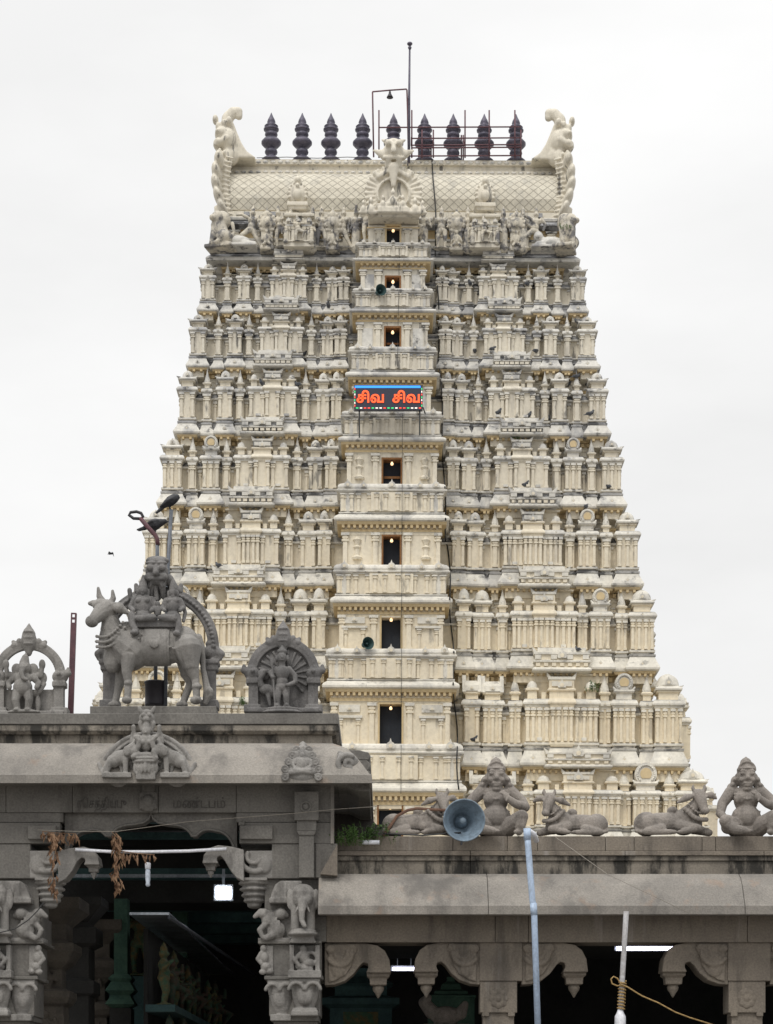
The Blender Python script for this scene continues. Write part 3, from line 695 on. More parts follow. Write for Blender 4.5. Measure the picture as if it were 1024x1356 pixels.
# ---------------- figures of the neck storey
def figure(mb, h=1.0, pose=0, D2=.0):
    """standing carved figure, feet at the origin, facing the front"""
    k = h
    E = lambda x, y, z_, a, b, c: mb.ell((x * k, y * k, z_ * k), (a * k, b * k, c * k), n=10, k=7)
    C = lambda p, q, a, b: mb.cap(tuple(c * k for c in p), tuple(c * k for c in q), a * k, b * k, n=8)
    lean = (.0, .06, -.06, .0)[pose]
    hx = lean
    E(hx, 0, .87, .062, .065, .08); E(hx, .0, .955, .05, .05, .07); C((hx, 0, .98), (hx, 0, 1.07), .035, .012)
    E(hx, -.065, .865, .016, .02, .02)
    C((hx, 0, .74), (hx, 0, .84), .045, .04)
    E(hx, 0, .68, .125, .075, .10); E(hx * .5, -.01, .55, .095, .075, .09); E(0, 0, .46, .115, .085, .075)
    E(-.055 + hx, -.05, .70, .045, .035, .04); E(.055 + hx, -.05, .70, .045, .035, .04)
    if pose == 0:
        for sx in (-1, 1):
            C((sx * .07, 0, .44), (sx * .085, -.03, .24), .07, .05); C((sx * .085, -.03, .24), (sx * .08, 0, .03), .045, .032); C((sx * .08, 0, .02), (sx * .09, -.07, .015), .03, .024)
        C((.13, 0, .74), (.21, .0, .58), .045, .036); C((.21, 0, .58), (.13, -.09, .52), .034, .028); C((-.13, 0, .74), (-.21, 0, .6), .045, .036); C((-.21, 0, .6), (-.17, -.11, .74), .034, .03)
    elif pose == 1:
        C((-.06, 0, .44), (-.2, -.06, .30), .07, .05); C((-.2, -.06, .30), (-.13, 0, .04), .045, .032); C((.07, 0, .44), (.15, .0, .22), .07, .05); C((.15, 0, .22), (.25, .02, .03), .045, .032)
        C((.18, 0, .76), (.27, 0, .62), .045, .036); C((.27, 0, .62), (.22, -.05, .47), .034, .03); C((-.06, 0, .76), (-.2, -.03, .83), .045, .036); C((-.2, -.03, .83), (-.3, -.05, .8), .034, .03)
    elif pose == 2:
        C((-.07, 0, .44), (-.09, -.03, .24), .07, .05); C((-.09, -.03, .24), (-.07, 0, .03), .045, .032); C((.07, 0, .44), (.2, -.1, .36), .07, .05); C((.2, -.1, .36), (.13, -.03, .16), .045, .03)
        for sx in (-1, 1):
            C((sx * .12 + hx, 0, .74), (sx * .23 + hx, -.01, .72), .045, .036); C((sx * .23 + hx, -.01, .72), (sx * .2 + hx, -.03, .9), .034, .03)
    else:
        C((0, 0, .44), (0, -.01, .12), .11, .10); C((0, -.01, .14), (0, 0, .02), .10, .13)
        C((.12, 0, .74), (.17, 0, .56), .04, .034); C((.17, 0, .56), (.08, -.1, .6), .032, .028); C((-.12, 0, .74), (-.18, 0, .56), .04, .034); C((-.18, 0, .56), (-.17, -.03, .40), .03, .028)
    E(0, 0, .01, .2, .13, .02)
FRIEZE = mk('weathered_sculpture_limewash', (.60, .55, .45), (.47, .44, .38), n1=1.5, gr=.9, glo=.46, ghi=.6, gs=(2.2, 2.2, 1.6), gcol=(.10, .10, .11), bs=9, fine=.15, bump=.3)
figs = []
for p in range(4):
    m = MB(); m.T = Matrix.Diagonal((1.1, 1.1, 1.0, 1.0)); figure(m, 2.0, p); figs.append(sculpt(m, 'sculpture', FRIEZE, .028, tower, None, 1))
FZ = zn0 + .02
FX = [(331, 1), (371, 2), (425, 0), (451, 1), (471, 3), (487, 2), (545, 2), (560, 3), (584, 0), (619, 3), (666, 3), (706, 1), (384, 3), (413, 3), (692, 3)]
used = set()
for px, p in FX:
    loc = ((px - 520) * 105.2 / F, 105.2 - TY + (0.05 if px not in (487, 545) else -.6), FZ + (0.1 if px not in (487, 545) else .15))
    if p not in used: used.add(p); figs[p].location = loc
    else: inst(figs[p], tower, loc)
# crowned panels between the figures and seated lions on the corners
def panel():
    m = MB()
    m.box(-.42, .42, -.25, .5, 0, 1.15); m.box(-.5, .5, -.32, .5, 0, .2); m.box(-.52, .52, -.32, .5, 1.1, 1.25)
    m.ell((0, -.2, 1.6), (.58, .3, .45)); m.ell((0, -.2, 2.02), (.3, .25, .3)); m.cap((0, -.2, 2.1), (0, -.2, 2.5), .16, .04)
    for k in range(9):
        a = math.radians(-20 + 220 * k / 8); m.ell((.56 * math.cos(a), -.28, 1.6 + .48 * math.sin(a)), (.14, .14, .14), n=8, k=6)
    m.ell((0, -.45, 1.55), (.2, .12, .26)); m.ell((0, -.3, .65), (.22, .15, .32)); m.ell((0, -.36, 1.02), (.12, .1, .13))
    for sx in (-1, 1): m.cap((sx * .2, -.3, .8), (sx * .36, -.3, .5), .07, .06); m.cap((sx * .12, -.3, .4), (sx * .25, -.42, .25), .1, .07)
    return sculpt(m, 'crowned_panel', FRIEZE, .036, tower, None, 1)
pn = panel(); first = True
for px in (353, 440, 604, 683):
    loc = ((px - 520) * 105.2 / F, 105.2 - TY + .15, FZ)
    o = pn if first else inst(pn, tower)
    first = False; o.location = loc
    o.scale = (.72, .9, .84)
def niche():
    m = MB([CREAM, WHITE, LEDGE, OCHRE]); h = Z(284, 105) - FZ
    m.rloft(-.66, .66, -.5, .5, [(.08, 0), (.08, .2), (0, .22), (0, h * .62), (.1, h * .64), (.12, h * .68), (.0, h * .72), (-.04, h * .86), (.1, h * .88), (.12, h * .94), (-.05, h)], CREAM)
    for q in (-.5, -.28, .28, .5): pilaster(m, q, -.5, .22, h * .62, .15, .1)
    for q in (-.5, 0, .5): nasi(m, q, -.62, h * .66, .1)
    o = m.build('niche_shrine', tower); return o
nn = niche(); first = True
for px in (395.5, 641):
    o = nn if first else inst(nn, tower); first = False
    o.location = ((px - 520) * 105.2 / F, 105.2 - TY + .1, FZ)
    for dx, p, sc in ((0, 2, .62), (-.62, 3, .5), (.62, 3, .5)):
        f = inst(figs[p], tower, (o.location.x + dx, 105.2 - TY - .55 + abs(dx) * .1, FZ + .2)); f.scale = (sc * 1.1, sc, sc)
def lion():
    m = MB()
    m.box(-.7, .7, -.4, .6, -.1, .08)
    m.chain([(.15, 0, .45), (-.05, -.1, 1.0)], [.42, .38]); m.ell((-.05, -.2, 1.35), (.33, .35, .36)); m.ell((-.2, -.5, 1.28), (.17, .2, .16)); m.ell((.1, .1, 1.35), (.42, .4, .46))
    for sy in (-.28, .2): m.cap((-.2, sy, .95), (-.3, sy - .1, .1), .15, .12)
    m.ell((.3, -.15, .4), (.4, .45, .36)); m.cap((.3, -.35, .25), (-.05, -.42, .1), .14, .1); m.chain([(.6, 0, .2), (.75, 0, .7), (.65, 0, 1.1)], [.08, .07, .1])
    return sculpt(m, 'lion_sculpture', FRIEZE, .042, tower, None, 1)
ln = lion(); ln.location = ((291 - 520) * 105.2 / F, 105 - TY, FZ + .05)
l2 = inst(ln, tower); l2.location = ((749 - 520) * 105.2 / F, 105 - TY, FZ + .05); l2.rotation_euler = (0, 0, math.radians(75)); ln.rotation_euler = (0, 0, math.radians(-15))
def reclining():
    m = MB(); m.ell((0, 0, .3), (.75, .35, .28)); m.ell((-.6, -.1, .55), (.25, .25, .28)); m.cap((.4, -.2, .15), (.95, -.25, .12), .15, .1); m.cap((-.3, -.3, .2), (-.7, -.42, .1), .12, .1)
    m.ell((-.6, -.3, .5), (.12, .14, .12)); m.box(-.95, 1.05, -.5, .5, -.08, .06); return sculpt(m, 'reclining_beast', WHITE, .05, tower, None, 1)
rb = reclining(); rb.location = ((312 - 520) * 105.2 / F, 105.1 - TY, FZ + .08)
r2 = inst(rb, tower); r2.location = ((728 - 520) * 105.2 / F, 105.1 - TY, FZ + .08)
# ---------------- front gable over the middle bay
DG = 103.6
def gable():
    s = DG / F; yg = DG - TY; m = MB()
    P = lambda x, y, d=0: ((x - 517.5) * s, yg + d, Z(y, DG))
    pl = []
    for k in range(25):
        a = math.radians(-35 + 250 * k / 24); pl.append((P(517.5 + 37 * math.cos(a), 0)[0], Z(254 - 37 * math.sin(a), DG)))
    m.prism(pl, yg + .25, yg + 1.6)
    for k in range(23):                                  # fan of ribs
        a = math.radians(-32 + 244 * k / 22)
        m.cap(P(517.5 + 22 * math.cos(a), 254 - 22 * math.sin(a), .2), P(517.5 + 37 * math.cos(a), 254 - 37 * math.sin(a), .2), 1.2 * s, 2.3 * s)
    for k in range(30):
        a = math.radians(-25 + 230 * k / 29); m.ell(P(517.5 + 21 * math.cos(a), 256 - 21 * math.sin(a), .1), (1.9 * s, .12, 1.9 * s), n=8, k=6)
    # lion mask on top
    m.ell(P(517.5, 200, .3), (16 * s, .7, 12 * s)); m.ell(P(517.5, 191, .2), (12 * s, .6, 8 * s))
    for sx in (-1, 1):
        m.cap(P(517.5 + sx * 12, 204, .1), P(517.5 + sx * 26, 200 - 3, .2), 7 * s, 1.5 * s); m.ell(P(517.5 + sx * 7, 194.5, -.35), (4.5 * s, .25, 4.5 * s)); m.cap(P(517.5 + sx * 8, 187, .1), P(517.5 + sx * 15, 183, .2), 4 * s, 1.5 * s)
        m.cap(P(517.5 + sx * 7, 213, -.1), P(517.5 + sx * 11, 224, .1), 4 * s, 1.5 * s); m.chain([P(517.5 + sx * 8, 226, .1), P(517.5 + sx * 20, 233, .1), P(517.5 + sx * 24, 226, .1)], [3 * s, 3.5 * s, 2 * s])
    m.cap(P(517.5, 196, -.45), P(517.5, 206, -.55), 2.5 * s, 4 * s); m.cap(P(505, 211, -.2), P(530, 211, -.2), 2.5 * s, 2.5 * s)
    m.ell(P(517.5, 186, .3), (4 * s, .3, 6 * s)); m.cap(P(517.5, 222, .0), P(517.5, 246, 0), 7 * s, 3 * s)
    # seated group in the horseshoe
    for x, y, r in ((517, 272, 6), (504, 276, 4.5), (530, 276, 4.5), (488, 283, 6), (546, 283, 6), (478, 283, 4.5), (556, 283, 4.5)):
        m.ell(P(x, y, -.35), (r * s, .3, r * 1.3 * s)); m.ell(P(x, y - r * 1.9, -.4), (r * .55 * s, .2, r * .7 * s)); m.cap(P(x, y - r * 2.4, -.4), P(x, y - r * 3.2, -.4), r * .4 * s, r * .1 * s)
        m.cap(P(x - r, y + 4, -.5), P(x + r, y + 4, -.5), r * .45 * s, r * .45 * s); m.cap(P(x + r * .9, y - 2, -.4), P(x + r * 1.5, y - r * 1.2, -.5), r * .3 * s, r * .25 * s)
    m.box(P(497, 0)[0], P(539, 0)[0], yg - .6, yg + 1.2, Z(288, DG), Z(281, DG)); m.box(P(484, 0)[0], P(552, 0)[0], yg - .25, yg + 1.5, Z(290, DG), Z(284, DG))
    return sculpt(m, 'front_gable', CREAM, .05, roof_o, None, 1)
gable()
def minigable(px):
    m = MB(); s = DR / F
    m.ell((0, 0, 14 * s), (12 * s, .4, 15 * s)); m.ell((0, -.1, 31 * s), (5 * s, .35, 6 * s)); m.cap((0, 0, 34 * s), (0, 0, 42 * s), 3 * s, 1 * s); m.ell((0, -.35, 11 * s), (6 * s, .25, 8 * s)); m.ell((0, -.5, 21 * s), (3 * s, .15, 3.5 * s))
    for k in range(11):
        a = math.radians(-20 + 220 * k / 10); m.ell((12 * s * math.cos(a), -.1, 14 * s + 14 * s * math.sin(a)), (2.2 * s, .2, 2.2 * s), n=8, k=6)
    m.box(-14 * s, 14 * s, -.5, .7, -5 * s, 0); m.box(-12 * s, 12 * s, -.4, .7, -9 * s, -4 * s)
    return sculpt(m, 'small_gable', CREAM, .045, roof_o, ((px - 520) * s, yr - .35, Z(277, DR)), 1)
a = minigable(394); b = inst(a, roof_o, ((641 - 520) * DR / F, yr - .35, Z(277, DR)))

TM = Matrix.Translation((TX, TY, 0)) @ Matrix.Rotation(math.radians(.3), 4, 'Y')

# ================================================================== FOREGROUND: GATE PAVILION (left)
DG0 = 27.0                                             # facade plane of the gate
LX = -46                                               # far left end of the gate (photo pixels)
gate = thing('gate_pavilion', 'grey granite gate pavilion with cusped arch, wide sloping eave and carved pillars', 'pavilion', (X(196, 27), 27.0, 0))
GX, GY = gate.location.x, 27.0
def gx(px, D): return X(px, D) - GX
def lbox(mb, px0, px1, py0, py1, D0, D1, m, ref=None, off=(GX, GY), gap=0.0):
    """box whose front face at D0 covers the given rows and columns"""
    mb.box(X(px0, D0) - off[0] + gap, X(px1, D0) - off[0] - gap, D0 - off[1], D1 - off[1], Z(py1, D0) + gap, Z(py0, D0) - gap, m)
# wall blocks and beams
m = MB([STONE, STONEL])
edges = [LX, 8, 96, 210, 313, 440]
for a, b_ in zip(edges[:-1], edges[1:]): lbox(m, a, b_, 1037, 1076, 27.0, 27.9, STONE, gap=.002)
lbox(m, 313, 440, 1076, 1089, 27.02, 27.9, STONE, gap=.002); lbox(m, LX, 84, 1076, 1089, 27.02, 27.9, STONE, gap=.002)
lbox(m, 317, 440, 1089, 1117, 27.0, 27.9, STONE, gap=.002); lbox(m, LX, 80, 1089, 1117, 27.0, 27.9, STONE, gap=.002)
lbox(m, 318, 361, 1093, 1111, 26.93, 27.1, STONE); lbox(m, 316, 324, 1088, 1093, 26.95, 27.1, STONE)
lbox(m, 37, 74, 1093, 1111, 26.93, 27.1, STONE)
beam = m.build('beam', gate, bevel=.008)
# carved words on the beam
def text_mesh(name, body, size, depth, mat, parent, loc, width=None, bold=0.0):
    cu = bpy.data.curves.new(name, 'FONT'); cu.body = body; cu.size = size; cu.extrude = depth; cu.align_x = 'CENTER'; cu.offset = bold; cu.resolution_u = 4
    o = bpy.data.objects.new('tmp_text', cu); COL.objects.link(o)
    dg = bpy.context.evaluated_depsgraph_get(); dg.update()
    me = bpy.data.meshes.new_from_object(o.evaluated_get(dg)); bpy.data.objects.remove(o); bpy.data.curves.remove(cu)
    xs = [v.co.x for v in me.vertices]
    k = width / (max(xs) - min(xs)) if width else 1.0
    c = (max(xs) + min(xs)) / 2
    for v in me.vertices: v.co = Vector(((v.co.x - c) * k, -v.co.z, v.co.y))
    me.materials.clear(); me.materials.append(mat); me.name = name
    o = bpy.data.objects.new(name, me); COL.objects.link(o); o.parent = parent; o.location = loc
    return o
INSC = mk('carved_letter_shade_stone', (.105, .098, .09), (.085, .08, .074), n1=5)  # shade of the carved grooves put into the dark letter colour
text_mesh('inscription', 'ரெசத்தியபு',   .17, .006, INSC, beam, (gx(135, 27), -.004, Z(1070, 27)), .62)
text_mesh('inscription', 'மண்டபம்', .17, .006, INSC, beam, (gx(264, 27), -.004, Z(1070, 27)), .66)
# little hanging lotus boss in the middle of the beam
q = PX(197, 1062, 27.0); q.box(185, 209, 1050, 1072, -6, 2); q.ell(197, 1064, -4, 12, 12, 6); q.box(188, 206, 1036, 1050, -5, 2); q.ell(197, 1062, -9, 7, 8, 3)
q.sculpt('beam_boss', STONE, .01, gate).location = (gx(197, 27), 0, Z(1062, 27))
# cusped arch
def arc_pts(cx, cy, rx, ry, a0, a1, n=10): return [(cx + rx * math.cos(math.radians(lerp(a0, a1, i / n))), cy - ry * math.sin(math.radians(lerp(a0, a1, i / n)))) for i in range(n + 1)]
half = [(200, 1077), (203, 1084), (210, 1089), (220, 1091)] + arc_pts(228, 1112, 27, 20, 88, 15, 8) + arc_pts(276, 1122, 21, 24, 140, 75, 6) + arc_pts(282, 1128, 28, 29, 70, 0, 8)
arch = half + [(313, 1128), (313, 1076)]
left = [(400 - x, y) for x, y in reversed(half)]
pl = half + [(312, 1132), (314, 1132), (314, 1076), (86, 1076), (86, 1132), (88, 1132)] + left[:-1]
m = MB([STONE]); m.prism([(gx(x, 27.12), Z(y, 27.12)) for x, y in pl], .12, .42, STONE)
rim = [(gx(x, 27.1), .11, Z(y, 27.1)) for x, y in left + half[1:]]
m.build('cusped_arch', gate)
m2 = MB([STONE]); m2.tube(rim, .018, 6, STONE); m2.build('arch_moulding', gate)
# eave (sloping stone cornice all round)
ex0, ex1 = X(LX, 27) - GX, X(438, 27) - GX
zl0, zl1, zt0 = Z(1037, 26.48), Z(1026, 26.48), Z(984, 26.95)
prof = [(.02, zl0 + .05, STONE), (.44, zl0 + .05, STONE), (.50, zl0 - .0, STONEL), (.53, zl0, STONEL), (.53, zl1, STONEL), (.50, zl1 + .015, STONEL), (.43, lerp(zl1, zt0, .25), STONEL), (.33, lerp(zl1, zt0, .55), STONEL), (.2, lerp(zl1, zt0, .82), STONEL), (.03, zt0, STONEL), (-.05, zt0 + .003, STONE)]
m = MB([STONE, STONEL]); m.rloft(ex0, ex1, 0, 6.0, prof, STONE, back=0.0)
eave = m.build('eave', gate, bevel=.006)
# hooked drip end of the side eave
m = MB([STONE])
for k, oo_ in enumerate(([(446, 1004), (446, 990), (476, 991), (488, 994), (491, 999), (488, 1004)], [(446, 1018), (446, 1004.3), (486, 1004.3), (490, 1008), (490.5, 1013), (487, 1018)], [(446, 1037), (446, 1018.3), (489, 1018.3), (491, 1024), (490, 1046), (474, 1045), (466, 1041), (458, 1037)])):
    m.prism([(X(x, 26.75) - GX, Z(y, 26.75)) for x, y in oo_], -.12, 4.0, STONE)
m.build('side_eave', gate, bevel=.01)
# parapet
m = MB([STONE, STAINED, STONEL])
px1 = X(440, 27.1) - GX
xs_ = [ex0, X(60, 27) - GX, X(205, 27) - GX, X(325, 27) - GX, px1]
for a, b_ in ((ex0, px1),):
    m.rloft(a + .002, b_ - .002, .1, 4.0, [(0, zt0 - .02, STAINED), (0, Z(974, 27.1), STAINED), (.03, Z(973.5, 27.1), STAINED)], STONE)
    m.rloft(a + .002, b_ - .002, .1, 4.0, [(.0, Z(974, 27.1), STAINED), (.05, Z(973, 27.1), STAINED), (.085, Z(969, 27.1), STAINED), (.07, Z(962, 27.1), STONE), (.05, Z(961, 27.1), STONE), (.085, Z(960, 27.1), STONE), (.085, Z(947, 27.1), STONE), (.06, Z(946, 27.1), STONE)], STONE)
para = m.build('parapet', gate, bevel=.006)
m = MB([STONE]); m.box(X(119, 27.1) - GX, X(286, 27.1) - GX, .12, 1.3, Z(947, 27.1) - .005, Z(935, 27.12), STONE); m.build('statue_plinth', gate, bevel=.008)
# roof slab and right flank
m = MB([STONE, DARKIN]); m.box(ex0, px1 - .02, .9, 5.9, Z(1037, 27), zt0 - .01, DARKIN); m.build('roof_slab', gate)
m = MB([STONE, STONEL]); lbox(m, 438, 442.5, 1037, 1117, 26.98, 27.1, STONEL); m.build('pale_wall_edge', gate)  # pale strip added for the lighter edge of the wall's side, no pipe
# pilaster on the right wall
m = MB([STONE, STONEL])
lbox(m, 390, 422, 1048, 1086, 26.86, 27.02, STONE); lbox(m, 393, 419, 1086, 1100, 26.9, 27.02, STONE); lbox(m, 396, 416, 1100, 1162, 26.92, 27.02, STONE)
m.prism([(gx(393, 26.9), Z(1100, 26.9)), (gx(419, 26.9), Z(1100, 26.9)), (gx(416, 26.9), Z(1106, 26.9)), (gx(396, 26.9), Z(1106, 26.9))], -.1, .02, STONE)
pil = m.build('wall_pilaster', gate, bevel=.008)
q = PX(405, 1068, 26.84); q.arc(405, 1068, 6.5, 0, 360, 1.2, 0, 20); q.ell(405, 1068, 0, 4, 4, 2)
q.sculpt('rosette', STONE, .007, pil).location = (gx(405, 26.84), 26.85 - GY, Z(1068, 26.84))

# ---------------- carved gate pillars (right one, and its mirror image on the left)
def gate_pillar(mir):
    root = bpy.data.objects.new('pillar', None); COL.objects.link(root); root.parent = gate
    f = -1 if mir else 1
    ax = 400 if not mir else 0
    root.location = (gx(ax, 27), 0, 0)
    D0 = 27.0
    def bx(mb, x0, x1, y0, y1, d0, d1, mt=STONE):        # written for the right pillar in photo pixels, depth in metres from the facade
        a, b_ = (X(x0, D0) - X(400, D0)) * f, (X(x1, D0) - X(400, D0)) * f
        mb.box(min(a, b_), max(a, b_), d0, d1, Z(y1, D0), Z(y0, D0), mt)
    m = MB([STONE])
    bx(m, 360, 444, 1117, 1163, .02, .9); bx(m, 350, 360, 1126, 1163, .1, .9)
    bx(m, 350, 432, 1163, 1212, .1, .9); bx(m, 346, 432, 1212, 1246, .12, .9); bx(m, 342, 426, 1246, 1250, -.02, .9)
    bx(m, 352, 426, 1250, 1292, .04, .9); bx(m, 350, 428, 1292, 1297, .0, .9)
    bx(m, 356, 424, 1297, 1345, .1, .85); bx(m, 358, 422, 1345, 1352, .02, .85); bx(m, 362, 420, 1352, 1640, .1, .8)
    shaft = m.build('shaft', root, bevel=.01)
    def carve(name, fn, base, dep, mat=CARVED, vox=.0105):
        q = PX(base[0], base[1], D0, mir); fn(q); o = q.sculpt(name, mat, vox, root)
        o.location = ((X(base[0], D0) - X(400, D0)) * f, dep, Z(base[1], D0)); return o
    # ribbed bell capital under the inner bracket
    def fn(q):
        for k, (r, y) in enumerate(((22, 1168), (20.5, 1176), (18, 1184), (15, 1191), (10, 1197))): q.ell(336, y, 8, r, 5, r * .9)
        q.box(318, 354, 1162, 1166, -12, 30)
    carve('bell_capital', fn, (336, 1180), 0.1)
    # scroll on the inner end of the block
    def fn(q):
        q.box(330, 362, 1126, 1163, -2, 30); q.arc(338, 1134, 20, 180, 290, 4, -4, 14); q.arc(336, 1134, 9, 150, 330, 3, -5, 10); q.ell(318, 1132, -3, 5, 8, 5); q.ell(350, 1145, -3, 10, 12, 4)
    carve('scroll', fn, (340, 1145), .04)
    # small roofed block
    def fn(q):
        q.prism([(358, 1195), (360, 1184), (365, 1172), (372, 1167), (400, 1167), (400, 1195)], -14, 20); q.box(357, 400, 1190, 1197, -17, 20); q.box(372, 380, 1169, 1192, -16, 0)
    carve('small_roof', fn, (378, 1182), .06)
    # elephant standing in front on a half-round ledge
    def fn(q):
        q.ell(402, 1192, -18, 14, 13, 12); q.ell(402, 1185, -8, 16, 14, 22); q.ell(402, 1181, -20, 8, 6, 6)
        q.chain([(402, 1196, -27), (401, 1210, -31), (401, 1222, -31), (405, 1229, -33)], [6.5, 4.5, 3.5, 3])
        for sx in (-1, 1):
            q.ell(402 + sx * 17, 1192, -14, 5, 14, 4); q.chain([(402 + sx * 10, 1196, -14), (402 + sx * 10.5, 1214, -14), (402 + sx * 10.5, 1231, -14)], [7, 5.5, 6]); q.cap((402 + sx * 6.5, 1204, -25), (402 + sx * 9, 1210, -28), 1.8, 1.0)
            q.ell(402 + sx * 15, 1184, -14, 4, 3, 3)
        q.box(388, 416, 1180, 1230, -6, 14)
    carve('elephant', fn, (402, 1232), .02, CARVED, .009)
    def fn(q):
        q.ell(402, 1238, -12, 21, 5, 22); q.ell(402, 1234, -12, 18, 4, 19); q.prism([(388, 1242), (416, 1242), (420, 1250), (384, 1250)], -20, 6)
    carve('half_round_ledge', fn, (402, 1238), .02)
    # rearing beast bracket on the inner side
    def fn(q):
        q.box(352, 388, 1205, 1246, 0, 30); q.ell(356, 1218, -6, 10, 11, 9); q.ell(349, 1210, -8, 8, 7, 7); q.cap((346, 1208, -9), (338, 1214, -10), 5, 3); q.ell(366, 1232, -6, 13, 12, 9); q.ell(372, 1210, -6, 9, 8, 8)
        q.chain([(352, 1224, -9), (344, 1232, -12), (348, 1241, -12)], [4.5, 3.5, 3]); q.chain([(362, 1238, -10), (352, 1243, -13)], [6, 4]); q.box(342, 388, 1242, 1248, -8, 30); q.arc(371, 1216, 10, 20, 200, 3, -6, 10)
        for k in range(5): q.cap((354 + k * 4, 1212 + k * 2, -12), (356 + k * 4, 1224 + k * 3, -13), 1.6, 1.4)
    carve('beast_bracket', fn, (366, 1228), .06)
    def fn(q):                                           # little figures on the block faces
        q.ell(350, 1268, -1, 6, 8, 6); q.ell(349, 1256, -1, 4.5, 5, 5); q.ell(352, 1280, -1, 7, 6, 6); q.chain([(346, 1262, -3), (341, 1270, -4), (346, 1276, -4)], [3, 2.5, 2.5]); q.ell(358, 1286, -2, 5, 4, 4); q.ell(348, 1287, -2, 5, 4, 4)
        q.box(352, 362, 1252, 1290, 0, 10)
    carve('figure_bracket', fn, (354, 1270), .02, CARVED, .009)
    def fn(q):
        q.box(384, 424, 1252, 1294, 2, 14); q.box(384, 390, 1252, 1290, -8, 6); q.box(418, 424, 1252, 1290, -8, 6); q.box(382, 426, 1286, 1296, -14, 6)
        q.ell(403, 1268, -4, 8, 10, 7); q.ell(402, 1257, -5, 5, 5, 5); q.ell(410, 1276, -6, 8, 6, 7); q.chain([(398, 1264, -7), (391, 1272, -9), (397, 1280, -10)], [3.5, 3, 3]); q.arc(412, 1270, 8, -60, 120, 2.6, -6, 10); q.cap((396, 1281, -7), (412, 1284, -8), 4.5, 3.5)
    carve('niche_figure', fn, (404, 1272), -.02, CARVED, .009)
    # vase capitals
    def fn(q):
        for k in range(13):
            a = k / 12; y = lerp(1304, 1336, a); r = 17 * (1 - .42 * a ** 2.2)
            q.ell(404, y, 4, r + 2, 3.4, r)
        for cx in (393, 415): q.arc(cx, 1312, 10, 10, 170, 2.6, -14, 10)
        q.box(384, 424, 1296, 1301, -14, 16); q.box(386, 422, 1301, 1305, -11, 16); q.box(388, 420, 1335, 1339, -14, 14); q.box(386, 422, 1339, 1346, -18, 14); q.ell(404, 1318, -8, 11, 14, 6)
    carve('vase_capital', fn, (404, 1320), .02)
    def fn(q):
        for k in range(13):
            a = k / 12; y = lerp(1304, 1340, a); r = 17 * (1 - .42 * a ** 2.2)
            q.ell(371 + 2 * a, y, 6, r + 1, 3.6, r)
        for cx in (361, 380): q.arc(cx, 1312, 9, 10, 170, 2.6, -10, 10)
        q.box(354, 388, 1296, 1304, -8, 16); q.box(358, 386, 1343, 1352, -12, 14); q.ell(371, 1320, -4, 10, 15, 6)
    carve('vase_capital', fn, (371, 1322), .1)
    return root
gate_pillar(False); gate_pillar(True)

# hanging lotus brackets: outline shared by the gate and the long hall
BR = [(0, 0), (-55, 0), (-70, 3), (-80, 10), (-86, 22), (-88, 39), (-55, 39), (-58, 32), (-57, 27), (-51, 25.5), (-46, 30), (-38, 41), (-27, 50), (-13, 55), (0, 56)]
GBR = [(x / .55, y / .55) for x, y in [(6, 4), (-10, 0), (-28, -2), (-40, 2), (-47, 11), (-49, 22), (-28, 22), (-30, 17), (-29, 13.5), (-25, 12), (-20, 17), (-13, 30), (-4, 41), (6, 46)]]
def bracket(parent, px, py, D, f, k=1.0, off=(0, 0), leaf=True, thick=.42, mat=STONEB, outline=BR):
    """f=1: reaches to the left of column face px; f=-1: to the right"""
    s = D / F * k
    m = MB([mat]); P = [(x * f * s, -y * s) for x, y in outline]
    m.prism(P, 0, thick, mat)
    o = m.build('bracket', parent, (X(px, D) - off[0], D - off[1], Z(py, D)), bevel=.012)
    c = -71 * f * s
    m = MB([mat])
    m.rloft(c - 15 * s, c + 15 * s, thick / 2 - 15 * s, thick / 2 + 15 * s, [(0, -38 * s), (.0, -43 * s), (-3.5 * s, -46 * s), (-4 * s, -54 * s), (-6 * s, -55 * s)][::-1], mat, back=1.0)
    m.lathe(c, thick / 2, [(.5 * s, -72 * s), (2.5 * s, -69 * s), (4 * s, -66 * s), (7 * s, -62 * s), (8 * s, -58 * s), (6 * s, -54 * s)], 10, mat)
    m.build('pendant', o, bevel=.004)
    if leaf:
        q = PX(0, 0, D, f == -1, k)
        q.prism([(-5, 2), (-40, 2), (-44, 8), (-38, 18), (-36, 30), (-28, 42), (-14, 50), (-5, 52)], -3, 2)
        q.arc(-20, 14, 16, 180, 330, 3.6, -4, 14); q.arc(-22, 14, 8, 160, 340, 2.6, -4, 10); q.ell(-18, 30, -3, 10, 16, 3); q.ell(-36, 6, -3, 7, 5, 3); q.ell(-8, 8, -3, 7, 6, 3)
        q.sculpt('leaf_scroll', mat, .0105, o).location = (0, 0, 0)
    return o
bracket(gate, 317, 1121, 26.92, 1, .55, (GX, GY), False, .34, CARVED, GBR)
bracket(gate, 83, 1123, 26.92, -1, .55, (GX, GY), False, .34, CARVED, GBR)

